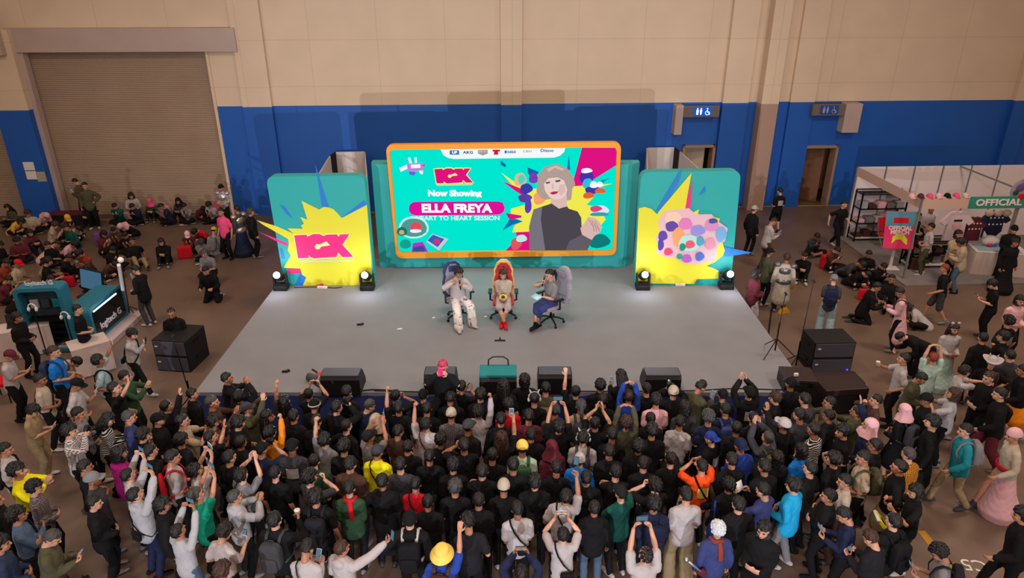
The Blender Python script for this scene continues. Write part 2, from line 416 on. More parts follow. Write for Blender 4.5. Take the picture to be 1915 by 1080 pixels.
lp('sponsor_strip', [(824, 279.3), (829, 290), (838, 295), (848, 297), (1036, 294.5), (1047, 291), (1055, 284), (1057, 276.6)], '#f4f8f8')
lp('artwork', c9([(512, 24), (764, 24), (770, 60), (768, 155), (600, 260), (455, 345), (440, 300)]), '#dd1180')
lp('artwork', c9([(0, 600), (120, 560), (120, 792), (-60, 792), (30, 700)]), '#dd1180')
lp('artwork', c9([(740, 292), (540, 345), (600, 392), (545, 450), (640, 470), (690, 560), (560, 700), (180, 760), (120, 650), (-10, 655), (10, 600), (72, 572), (-20, 530), (-20, 480), (100, 445), (60, 380), (-90, 210), (40, 300), (160, 330)]), '#f0ea50')
for pp, c in (([(-80, 640), (-10, 600), (70, 575), (-20, 545)], '#0c6fae'), ([(-90, 270), (60, 330), (100, 400), (20, 350)], '#dd1180'), ([(-60, 510), (60, 530), (60, 545), (-30, 560)], '#dd1180'), ([(415, 70), (425, 190), (400, 190)], '#1275b8'), ([(105, 170), (190, 205), (150, 260), (112, 220)], '#1a5fa8'), ([(600, 285), (715, 250), (650, 300)], '#1595a8'), ([(-95, 120), (-55, 150), (-60, 170), (-95, 150)], '#1a5fa8')):
    lp('artwork', c9(pp), c)
def blob(cx, cy, rx, ry, n=14, ph=0, wob=.12):
    return [(cx + rx * (1 + wob * math.sin(3 * t + ph)) * math.cos(t), cy + ry * (1 + wob * math.cos(2 * t + ph)) * math.sin(t)) for t in np.linspace(0, 2 * math.pi, n, endpoint=False)]
# plain abstract sticker shapes
for (cx, cy, rx, ry, c, ph) in ((50, 260, 45, 52, '#f2b27c', 1), (60, 260, 28, 34, '#54d0c4', 2), (150, 250, 34, 45, '#7a3fb0', 0), (95, 330, 48, 40, '#3a3aa8', 1.4), (85, 400, 52, 30, '#5a3f9a', 2.4), (110, 450, 25, 70, '#5b3fb5', .5), (195, 400, 48, 48, '#f5a070', 1.8),
                                (545, 235, 52, 60, '#4a2fa8', .3), (545, 195, 42, 20, '#f6f6ff', 1.1), (555, 290, 40, 40, '#2fc0d8', .7), (590, 340, 60, 28, '#3a3aa0', 2), (560, 380, 42, 24, '#e8603a', 1), (650, 345, 42, 22, '#e8603a', .2), (600, 300, 30, 28, '#f6f6ff', 0), (645, 297, 24, 24, '#f6f6ff', 0),
                                (640, 490, 70, 38, '#dfe3f2', 1), (615, 480, 45, 22, '#d8487a', 2), (640, 520, 70, 16, '#30a0b8', .4), (640, 720, 78, 55, '#0f7a78', 1), (20, 740, 42, 45, '#e05560', 2), (60, 700, 40, 30, '#bfe8e0', .6)):
    lp('sticker_shape', c9(blob(cx, cy, rx, ry, 14, ph)), c)
# portrait
lp('portrait_hair', c9([(178, 300), (185, 230), (230, 168), (320, 143), (400, 175), (448, 245), (462, 300), (440, 330), (432, 412), (400, 418), (300, 400), (245, 412), (205, 398), (172, 350)]), '#b39c93')
lp('portrait_neck', c9([(285, 385), (398, 375), (402, 462), (385, 482), (330, 470), (275, 442)]), '#dcb9b3')
lp('portrait_face', c9([(226, 290), (246, 240), (330, 228), (384, 262), (402, 340), (392, 378), (352, 408), (310, 410), (268, 392), (236, 345)]), '#e9cdc8')
lp('portrait_fringe', c9([(222, 300), (235, 215), (300, 185), (370, 205), (412, 300), (400, 330), (378, 268), (330, 245), (262, 252)]), '#b39c93')
for pp in ([(240, 282), (275, 276), (272, 288), (246, 294)], [(312, 268), (352, 262), (350, 276), (318, 282)]): lp('portrait_eye', c9(pp), '#584a50')
lp('portrait_highlight', c9([(250, 180), (320, 155), (385, 185), (360, 195), (310, 175), (262, 205)]), '#cdb9ae')
lp('portrait_nose', c9([(288, 290), (296, 290), (302, 330), (286, 333)]), '#d9b3ac')
lp('portrait_cheek', c9([(345, 300), (385, 295), (388, 350), (355, 385), (335, 345)]), '#dcb8b2')
lp('portrait_lips', c9([(270, 362), (300, 350), (338, 350), (322, 368), (292, 374)]), '#c02a48')
lp('portrait_jumper', c9([(118, 790), (118, 610), (150, 485), (230, 458), (285, 440), (340, 478), (402, 462), (412, 478), (480, 500), (506, 545), (514, 690), (560, 700), (588, 716), (550, 788)]), '#4b464e')
lp('portrait_sleeve', c9([(120, 790), (118, 610), (150, 485), (215, 465), (205, 560), (238, 790)]), '#77727c')
lp('portrait_sleeve', c9([(390, 788), (420, 720), (520, 668), (590, 712), (552, 788)]), '#625c66')
lp('portrait_hand', c9([(500, 625), (540, 572), (556, 540), (588, 545), (612, 550), (640, 575), (662, 615), (650, 650), (606, 682), (585, 712), (512, 672)]), '#d9b4ae')
for kx in (0, 24, 48):
    lp('portrait_fingers', c9([(556 + kx, 556 + kx * .3), (562 + kx, 556 + kx * .3), (600 + kx * .9, 606 + kx * .5), (606 + kx * .8, 650), (598 + kx * .8, 650), (592 + kx * .9, 610 + kx * .5)]), '#b98f8b')
# logo
LOGO = [(280, 678), (372, 672), (378, 688), (420, 668), (470, 668), (502, 684), (520, 672), (598, 670), (612, 688), (622, 670), (692, 668), (640, 748), (722, 838), (640, 840), (608, 806), (596, 838), (480, 845), (430, 850), (400, 838), (386, 822), (390, 846), (308, 848)]
def grow(p, k):
    out = []
    A = sum(p[i][0] * p[(i + 1) % len(p)][1] - p[(i + 1) % len(p)][0] * p[i][1] for i in range(len(p)))
    s = 1 if A > 0 else -1
    for i in range(len(p)):
        a = Vector(p[i - 1]); b = Vector(p[i]); c = Vector(p[(i + 1) % len(p)])
        n1 = Vector(((b - a).y, -(b - a).x)).normalized() * s; n2 = Vector(((c - b).y, -(c - b).x)).normalized() * s
        m_ = (n1 + n2); m_ = m_.normalized() if m_.length > .3 else n1
        out.append(tuple(b + m_ * k))
    return out
def tl(p): return [(1325 + (x - 280) * .656, 178 + (y - 668) * .62) for x, y in p]
lp('logo_outline', c5(grow(tl(LOGO), 9)), '#f0f08a')
lp('logo', c5(tl(LOGO)), '#e0127c')
lp('logo_mark', c5(tl([(432, 762), (445, 742), (470, 745), (520, 722), (548, 752), (482, 762), (468, 780), (445, 782)])), '#f0f08a')
lp('logo_strapline', c5([(1338, 296), (1612, 290), (1610, 303), (1345, 309)]), '#a8e8a0')
def ltext(txt, px, py, hpx, col, bold=.0, sx=1.0, nm='screen_text', rad=None):
    L[0] -= .0015; x, z = onplane(px, py, L[0]); x2, z2 = onplane(px, py - hpx, L[0])
    return fontmesh(nm, txt, (z2 - z) * 1.38, em('t' + col, col), led, loc=(x, L[0], z), bold=bold, sx=sx, ext=.001)
ltext('Now Showing', 850, 361.5, 11, '#ffffff', .012, 1.12)
lp('name_bar', c5([(1135, 475), (1142, 448), (1165, 430), (1200, 427), (1800, 424), (1835, 432), (1852, 470), (1845, 500), (1820, 520), (1790, 524), (1190, 530), (1155, 520), (1138, 500)]), '#e0109a')
ltext('ELLA FREYA', 853.5, 390, 15.5, '#ffffff', .016, 1.12)
lp('sticker_shape', c5(blob(1172, 618, 112, 86, 18, 0, .03)), '#bff2ea')
ltext('HEART TO HEART SESSION', 856, 408, 8, '#e8fffb', .003, 1.12)
for (cx, cy, rx, ry, c, ph) in ((1172, 620, 98, 72, '#4f9a92', 0), (1188, 612, 42, 34, '#e8485a', 1), (1185, 645, 44, 14, '#f0f4f4', 2), (1085, 648, 38, 34, '#0a7a6a', 0), (1082, 655, 20, 18, '#e8a070', 0), (1110, 742, 42, 36, '#18a088', 0)):
    lp('sticker_shape', c5(blob(cx, cy, rx, ry, 14, ph, .05)), c)
lp('sticker_card', c5([(1265, 725), (1310, 665), (1430, 705), (1360, 790)]), '#c9ccd4'); lp('sticker_card', c5([(1275, 715), (1315, 672), (1400, 705), (1350, 765)]), '#3860b8'); lp('sticker_shape', c5(blob(1345, 722, 22, 20)), '#e02f6a')
lp('sticker_card', c5([(1165, 735), (1240, 725), (1280, 800), (1155, 800)]), '#b03ac0'); lp('sticker_card', c5([(1172, 765), (1242, 755), (1262, 796), (1165, 798)]), '#3a4a9a')
for pp, c in (([(1065, 175), (1120, 150), (1130, 178), (1075, 205)], '#f2f2fa'), ([(1120, 145), (1235, 135), (1240, 195), (1130, 200)], '#c080d8'), ([(1150, 150), (1222, 146), (1222, 175), (1152, 178)], '#f2f2fa'), ([(1128, 100), (1145, 95), (1160, 140), (1140, 142)], '#f2f2fa'), ([(1178, 95), (1195, 97), (1195, 138), (1180, 138)], '#f2f2fa'), ([(1235, 150), (1255, 140), (1258, 162), (1240, 168)], '#b060c8'), ([(1210, 195), (1240, 195), (1240, 222), (1220, 218)], '#f2f2fa'), ([(1135, 200), (1190, 205), (1175, 232), (1140, 225)], '#5a6ad8')):
    lp('sticker_shape', c5(pp), c)
lp('sponsor_logo', [(841, 281), (858.5, 281), (858.5, 289), (841, 289)], '#1878c0')
ltext('UP', 850, 285, 4.5, '#ffffff', .004, 1.3); ltext('AKG', 875.5, 285, 5, '#4a5a8a', .004, 1.3)
lp('sponsor_logo', [(893.5, 280.5), (912, 280), (912, 287), (903, 290.5), (894, 287)], '#9a9a98'); ltext('DELTA', 902.6, 283.5, 2.8, '#e8e8e8', .0, 1.3)
lp('sponsor_logo', [(921, 280), (935, 279.6), (935, 283), (931, 283.5), (932, 289), (923, 289), (924.5, 283.5), (921, 283)], '#d01830')
lp('sponsor_logo', [(943.5, 281.5), (948, 281.3), (948, 286.5), (943.5, 286.6)], '#1a88d0'); ltext('blibli', 957, 284, 5, '#1a6ab0', .003, 1.2)
ltext('CBN', 986, 283, 4, '#5a7a70', .0, 1.5); ltext('Dizoo', 1023, 281.5, 5.2, '#3a5a9a', .003, 1.4)
lamp('screen_glow', 'AREA', (-.2, YS - .35, 2.85), (-.2, YS - 3.5, 1.6), 55, (.25, .95, .86), size=5.2, sizey=2.4)

# ---------------- side banners ----------------
YB = 17.08
def banner(corners, label):
    r = empty('side_banner', (0, 0, 0), 0, label, 'banner')
    pts = PX(corners, YB); zb = SH
    pts[2] = (pts[2][0], zb); pts[3] = (pts[3][0], zb)
    pp = rounded(pts, .22, 5); pp = pp[:12] + [pts[2], pts[3]]
    MB().prism(pp, 'y', YB, YB + .30).build('banner_board', m_teal, r); return r
LL = [YB]
def bp(name, pxs, m, parent, th=.012, clipz=True):
    LL[0] -= .0018; q = PX(pxs, LL[0])
    if clipz: q = [(a, max(b, SH + .004)) for a, b in q]
    return MB().prism(q, 'y', LL[0], LL[0] + .004).build(name, m, parent)
ban = banner([(497, 330), (681, 328), (701, 535), (533, 537)], 'left teal stage banner with yellow burst and pink logo')
YELL = [(822, 450), (635, 548), (600, 510), (572, 482), (540, 470), (500, 465), (465, 485), (335, 420), (378, 560), (325, 540), (352, 590), (330, 605), (345, 628), (230, 625), (275, 665), (150, 610), (0, 565), (50, 600), (235, 705), (240, 740), (232, 790), (255, 830), (200, 920), (325, 925), (340, 972), (370, 990), (345, 1058), (868, 1055), (852, 830), (838, 640)]
bp('pink_spike', c5([(25, 655), (230, 735), (238, 762), (160, 728)]), m_pink, ban)
bp('blue_spike', c5([(437, 150), (540, 468), (488, 470)]), m_bluep, ban)
bp('blue_spike', c5([(622, 555), (800, 415), (818, 440), (820, 470), (660, 545)]), m_bluep, ban)
bp('blue_shard', c5([(170, 445), (215, 470), (268, 550), (225, 520)]), m_bluep, ban)
bp('blue_shard', c5([(172, 780), (190, 778), (210, 850), (185, 850)]), m_bluep, ban)
bp('blue_shard', c5([(325, 962), (372, 988), (347, 1060), (285, 1060)]), m_bluep, ban)
bp('yellow_burst', c5(YELL), m_yellow, ban)
bp('pink_shard', c5([(235, 925), (325, 925), (330, 962), (225, 962)]), m_pink, ban)
bp('pink_shard', c5([(430, 1056), (495, 1035), (500, 1053)]), m_pink, ban)
bp('logo_outline', c5(grow(LOGO, 9)), m_cream, ban); bp('logo', c5(LOGO), m_pink, ban)
bp('logo_mark', c5([(432, 762), (445, 742), (470, 745), (520, 722), (548, 752), (482, 762), (468, 780), (445, 782)]), m_cream, ban)
bp('logo_strapline', c5([(315, 862), (725, 858), (722, 875), (320, 882)]), mat('pale_green_print', '#c9d88a', .6), ban)
ban2 = banner([(1199, 322), (1386, 319), (1366, 535), (1187, 530)], 'right teal stage banner with yellow burst and sticker cluster')
bp('blue_spike', c9([(1265, 160), (1230, 290), (1085, 520), (1070, 490)]), m_bluep, ban2)
bp('pink_spike', c9([(1337, 255), (1320, 480), (1275, 485)]), m_pink, ban2)
bp('blue_spike', c9([(1558, 760), (1785, 807), (1575, 838)]), m_bluep, ban2)
bp('blue_shard', c9([(1430, 310), (1435, 345), (1390, 380), (1410, 340)]), m_bluep, ban2)
bp('blue_shard', c9([(1460, 910), (1545, 935), (1540, 950), (1480, 930)]), m_bluep, ban2)
bp('yellow_burst', c9([(936, 475), (980, 465), (1030, 480), (1072, 520), (1085, 500), (1330, 210), (1282, 480), (1345, 505), (1385, 482), (1378, 520), (1460, 530), (1540, 552), (1530, 600), (1600, 640), (1545, 700), (1565, 745), (1578, 790), (1562, 830), (1500, 880), (1440, 905), (1490, 920), (1530, 940), (1530, 1000), (1370, 1005), (1350, 1040), (908, 1036)]), m_yellow, ban2)
bp('sticker_outline', c9([(1060, 700), (1095, 640), (1080, 580), (1120, 500), (1200, 485), (1310, 475), (1360, 520), (1480, 520), (1510, 560), (1600, 625), (1580, 720), (1520, 760), (1510, 860), (1380, 895), (1280, 890), (1220, 850), (1130, 840), (1060, 800), (1085, 760)]), mat('pale_pink_print', '#dcb6c2', .6), ban2)
def P3(n, c): return mat('print_' + n, c, .6)
for (cx, cy, rx, ry, c, ph) in ((1190, 545, 62, 45, '#efc7b0', 1), (1180, 610, 48, 38, '#5a3f9e', 2), (1115, 680, 34, 40, '#5a3f9e', .6), (1100, 745, 22, 48, '#4a3aa0', 1), (1285, 590, 50, 48, '#d879b8', 0), (1230, 690, 45, 70, '#f0a066', 2.2), (1375, 640, 55, 42, '#8f8ad8', 1), (1480, 600, 52, 52, '#c98ac0', .4), (1490, 570, 34, 20, '#3a4a9a', 1), (1550, 670, 42, 55, '#6fa8d8', 2), (1310, 735, 78, 68, '#a8dcd4', 0), (1318, 745, 36, 32, '#e0506a', 1), (1262, 765, 24, 28, '#1a8a70', 2), (1155, 800, 32, 28, '#d8406a', 1), (1395, 720, 30, 38, '#4aa0b8', 1), (1470, 740, 40, 45, '#d890a8', .8), (1295, 850, 36, 34, '#b05ac0', 0), (1390, 835, 34, 34, '#4a6ac0', 1.7), (1240, 835, 22, 22, '#1f9a78', 0)):
    bp('sticker_shape', c9(blob(cx, cy, rx, ry, 14, ph, .10)), P3(c, c), ban2)
# ---------------- moving-head lamps ----------------
m_lens = mat('lamp_lens', '#f2f8ff', emit=14)
mh0 = None
for (px, py, lb) in ((527, 540, 'lit black moving head lamp, far left one'), (688, 540, 'lit black moving head lamp at the right foot of the left banner'), (1201, 539, 'lit black moving head lamp at the left foot of the right banner'), (1357, 538, 'lit black moving head lamp, far right one')):
    x, y = unproject(px, py, SH)
    r = empty('moving_head_lamp', (x, y, SH), 0, lb, 'stage lamp', 'moving head lamps on the stage')
    MB().box((0, 0, .07), (.36, .30, .14), bev=.03).build('base', m_black, r)
    MB().box((-.16, 0, .27), (.05, .14, .32), bev=.02).box((.16, 0, .27), (.05, .14, .32), bev=.02).box((0, 0, .15), (.36, .14, .04)).build('yoke', m_black, r)
    tgt = Vector((0, -.75, .42)).normalized(); c = Vector((0, 0, .36))
    h = MB(); v, f = sweep([c - tgt * .17, c - tgt * .05, c + tgt * .12, c + tgt * .16], [.08, .115, .125, .12], None, n=18); h.add(v, f); hd_ = h.build('head', m_black, r, smooth=True)
    MB().ball(c + tgt * .262, (.085, .085, .085), 16).build('lens', m_lens, hd_, smooth=True, label='glowing white lens')
    lamp('moving_head_beam', 'SPOT', (x, y - .36, SH + .60), (x * .8, 4, 4.6), 420, (.86, .93, 1.0), size=.09, spot=48, blend=.9)
    lamp('lens_glow', 'POINT', (x, y - .42, SH + .55), (x, 0, 0), 16, (.85, .92, 1.0), size=.08)
# ---------------- stage monitors ----------------
def monitor(px, py, wd, label, teal=False, dp=.5):
    x, y = unproject(px, py, SH)
    r = empty('stage_monitor', (x, y, SH), 0, label, 'speaker', 'wedge monitors along the stage front')
    prof = [(-.27, 0), (.27, 0), (.27, .10), (.05, .42), (-.22, .42), (-.27, .34)]
    MB().prism([(a * dp / .5, b) for a, b in prof], 'x', -wd / 2, wd / 2).build('cabinet', m_black if not teal else m_black, r)
    mm = m_grille if not teal else mat('teal_cloth', '#1c7f86', .8)
    if not teal:
        MB().prism([(-.245 * dp / .5, .424), (.06 * dp / .5, .424), (.05 * dp / .5, .434), (-.22 * dp / .5, .434)], 'x', -wd / 2 + .02, wd / 2 - .02).build('top_cover', mm, r)
        MB().box((0, .175, .262), (wd - .06, .015, .36), rot=(R(34.5), 0, 0)).build('front_grille', m_grille, r)
    else:
        MB().box((0, -.05, .45), (wd, .42, .07), bev=.02).build('top_cover', mm, r, label='teal cloth cover')
        MB().tube([(-.2, .12, .44), (-.19, .14, .60), (-.1, .15, .66), (.1, .15, .66), (.19, .14, .60), (.2, .12, .44)], .015).build('handle', m_black, r)
    return r
monitor(644, 725, .76, 'black wedge monitor at far left, red tape roll on its cables')
monitor(826, 722, .62, 'black wedge monitor behind the pink haired photographer')
monitor(932, 728, .72, 'black wedge monitor with teal cover and carry handle', teal=True)
monitor(1036, 722, .66, 'black wedge monitor right of the teal covered one')
monitor(1233, 724, .70, 'black wedge monitor right of the person with arms overhead')
# cables and bits on the stage
def cable(pts, r, label, name='cable', cat='cable', m=m_cable):
    P = [Vector(p) for p in pts]; out = []
    for i in range(len(P) - 1):
        p0 = P[max(i - 1, 0)]; p1 = P[i]; p2 = P[i + 1]; p3 = P[min(i + 2, len(P) - 1)]
        for k in range(6):
            t = k / 6; out.append(.5 * ((2 * p1) + (p2 - p0) * t + (2 * p0 - 5 * p1 + 4 * p2 - p3) * t * t + (3 * p1 - p0 - 3 * p2 + p3) * t ** 3))
    out.append(P[-1])
    o = MB().tube(out, r, n=6).build(name, m, None, smooth=True); return tag(o, label, cat)
def sp(px, py, z=SH + .012): return (*unproject(px, py, z), z)
cable([sp(584, 690), sp(594, 698), sp(580, 706), sp(600, 724), sp(650, 732), sp(700, 728), sp(745, 731)], .018, 'black cable bundle lying beside the far left monitor')
cable([sp(700, 730), sp(800, 732), sp(1000, 731), sp(1150, 731), sp(1290, 730), sp(1370, 726), sp(1450, 728), sp(1505, 729)], .012, 'long black cable running along the front edge of the stage')
cable([sp(640, 536), sp(625, 538), sp(600, 536), sp(550, 537)], .010, 'thin cable at the foot of the left banner')
x, y = unproject(601, 706, SH); tp = MB()
for t in range(20):
    pass
v, f = sweep([(0, 0, 0), (0, 0, .09)], [.09, .09], None, n=20, caps=False)
tp.add(v, f); o = tp.build('tape_roll', mat('red_tape', '#d01c1c', .5), None); o.location = (x, y, SH); tag(o, 'red tape roll on the stage beside the far left monitor', 'tape')
mc = empty('floor_lamp', (*unproject(590, 712, SH), SH), 0, 'small grey cylinder lamp lying beside the red tape roll', 'lamp')
MB().cyl((-.14, .02, .09), (.12, -.08, .09), .085, .075).build('housing', m_grille, mc, smooth=True); MB().cyl((.12, -.08, .09), (.14, -.088, .09), .085, .085).build('rim', m_greybeam, mc)
for (px, py, s_, lb) in ((747, 615, .14, 'small white paper scrap on the stage, left of the seated trio'), (811, 594, .07, 'tiny white scrap beside the left gaming chair'), (908, 592, .07, 'tiny white scrap between the left and middle chairs')):
    x, y = unproject(px, py, SH); o = MB().prism([(-s_ / 2, -.03), (s_ * .4, -.02), (s_ / 2, .04), (-.02, .03)], 'z', 0.0, .008).build('paper_scrap', m_paper, None); o.location = (x, y, SH); tag(o, lb, 'paper', 'paper scraps on the stage')
for (px, py, lb) in ((535, 695, 'small black clamp lying on the stage front left'), (674, 607, 'small dark clamp lying on the stage left of centre')):
    x, y = unproject(px, py, SH); o = MB().box((0, 0, .02), (.16, .04, .04), rot=(0, 0, .3), bev=.008).box((.03, 0, .03), (.05, .10, .03), rot=(0, 0, -.4), bev=.008).build('clamp', m_black, None); o.location = (x, y, SH); tag(o, lb, 'clamp', 'clamps on the stage')
x, y = unproject(935, 637, SH); o = MB().box((0, 0, .012), (.24, .04, .024), bev=.005).box((.0, .05, .03), (.03, .05, .06), bev=.005).build('floor_bracket', m_black, None); o.location = (x, y, SH); tag(o, 'small black bracket on the stage in front of the middle chair', 'bracket')
for (px, py, lb) in ((603, 539, 'white power strip at the foot of the left banner'), (1272, 534, 'white power strip at the foot of the right banner')):
    x, y = unproject(px, py, SH); o = MB().box((0, 0, .03), (.26, .07, .06), bev=.01).box((-.07, 0, .063), (.04, .04, .008)).box((0, 0, .063), (.04, .04, .008)).box((.07, 0, .063), (.04, .04, .008)).build('power_strip', m_paper, None); o.location = (x, y, SH); tag(o, lb, 'power strip', 'power strips')

# ---------------- speaker stacks ----------------
def subwoofer(x, y, z, rz, dims, label, led_=False):
    w_, d_, h_ = dims
    r = empty('subwoofer', (x, y, z), rz, label, 'speaker', 'stacked bass speakers')
    MB().box((0, 0, h_ / 2), (w_, d_, h_), bev=.015).build('cabinet', m_black, r)
    gr_ = MB().box((0, -d_ / 2 - .006, h_ / 2), (w_ - .05, .02, h_ - .06), bev=.006).build('grille', m_grille, r)
    for s in (-1, 1):
        k = MB(); k.box((s * (w_ / 2 + .004), .0, h_ * .6), (.02, .22, .07), bev=.006); k.build('handle', m_metal, r)
    MB().box((-w_ * .38, -d_ / 2 - .02, h_ * .62), (.07, .008, .03)).build('badge', m_paper, gr_)
    if led_: MB().ball((w_ * .40, -d_ / 2 - .02, h_ * .25), .018).build('indicator_light', mat('blue_led', '#2030ff', emit=9), r)
# ---- left stack : front faces right-towards camera
cx, cy = unproject(330, 695); cy += .45
subwoofer(cx, cy, 0, R(-7), (.82, .86, .405), 'lower black bass speaker of the left stack beside the stage')
subwoofer(cx, cy, .407, R(-7), (.82, .86, .405), 'upper black bass speaker of the left stack beside the stage')
cx, cy = unproject(1551, 698); cy += .36
subwoofer(cx, cy, 0, R(2), (.96, .70, .405), 'lower black bass speaker of the right stack with blue light', True)
subwoofer(cx, cy, .407, R(2), (.96, .70, .405), 'upper black bass speaker of the right stack')
# ---- cases right of the stage
def case(px, py, z, dims, rz, label, m=m_black):
    x, y = unproject(px, py, z); r = empty('equipment_case', (x, y, z), rz, label, 'case')
    w_, d_, h_ = dims
    MB().box((0, 0, h_ * .36), (w_, d_, h_ * .72), bev=.02).build('case_body', m, r); MB().box((0, 0, h_ * .87), (w_, d_, h_ * .25), bev=.02).build('lid', mat('dark_maroon', '#2b1a1c', .5), r)
    for s in (-1, 1): MB().box((s * w_ * .3, -d_ / 2 - .01, h_ * .7), (.07, .02, .09), bev=.004).build('latch', m_metal, r)
    return r
case(1488, 722, SH, (.62, .55, .30), R(-5), 'dark maroon equipment bag on the front right stage corner')
case(1562, 760, 0, (.95, .60, .62), R(6), 'black flight case on the floor in front of the right speakers')
case(1560, 735, 0, (1.0, .5, .42), R(3), 'low dark flight case directly below the right speakers')
case(345, 800, 0, (1.0, .5, .35), R(0), 'low black case on the floor at the left stage corner')
o = MB().box((0, 0, .03), (.08, .05, .06), bev=.01).build('tape_block', m_paper, None); o.location = (*unproject(1489, 700, SH + .34), SH + .31); tag(o, 'small white box on the maroon equipment bag', 'box')
def stand(base, top, label, clip=True):
    bx, by, bz = base; r = empty('microphone_stand', base, 0, label, 'stand')
    d = Vector(top) - Vector(base)
    MB().cyl((0, 0, .35), d, .012, .010, 8).cyl((0, 0, .1), (0, 0, .75), .018, .018, 8).build('pole', m_metal, r)
    for k in range(3):
        a = R(100 + 120 * k); MB().cyl((0, 0, .38), (.42 * math.cos(a), .42 * math.sin(a), .02), .013, .010, 8).build('leg', m_metal, r)
    if clip: MB().box(d + Vector((0, 0, .02)), (.05, .10, .05), bev=.01).build('clip', m_black, r)
    return r
bx, by = unproject(1448, 662, SH); stand((bx, by, SH), (bx + .08, by + .15, SH + 1.35), 'thin black microphone stand on the right edge of the stage')
bx, by = unproject(1487, 690); stand((bx, by, 0), (bx + .25, by + .45, 2.05), 'tall black microphone stand beside the right speakers')
bx, by = unproject(362, 768); stand((bx, by, 0), (bx - .18, by + .15, 1.7), 'black stand leaning at the left front stage corner')
yb = empty('cleaning_sign', (*unproject(1466, 584), 0), R(20), 'small yellow plastic thing on the floor right of the stage', 'sign')
MB().prism([(-.16, 0), (.16, 0), (.14, .05), (.06, .14), (-.04, .16), (-.12, .10)], 'y', -.06, .06).build('body', mat('yellow_plastic', '#e0a018', .4), yb)
MB().tube([(-.08, 0, .13), (-.02, 0, .20), (.07, 0, .13)], .012).build('handle', mat('yellow_plastic', '#e0a018', .4), yb)

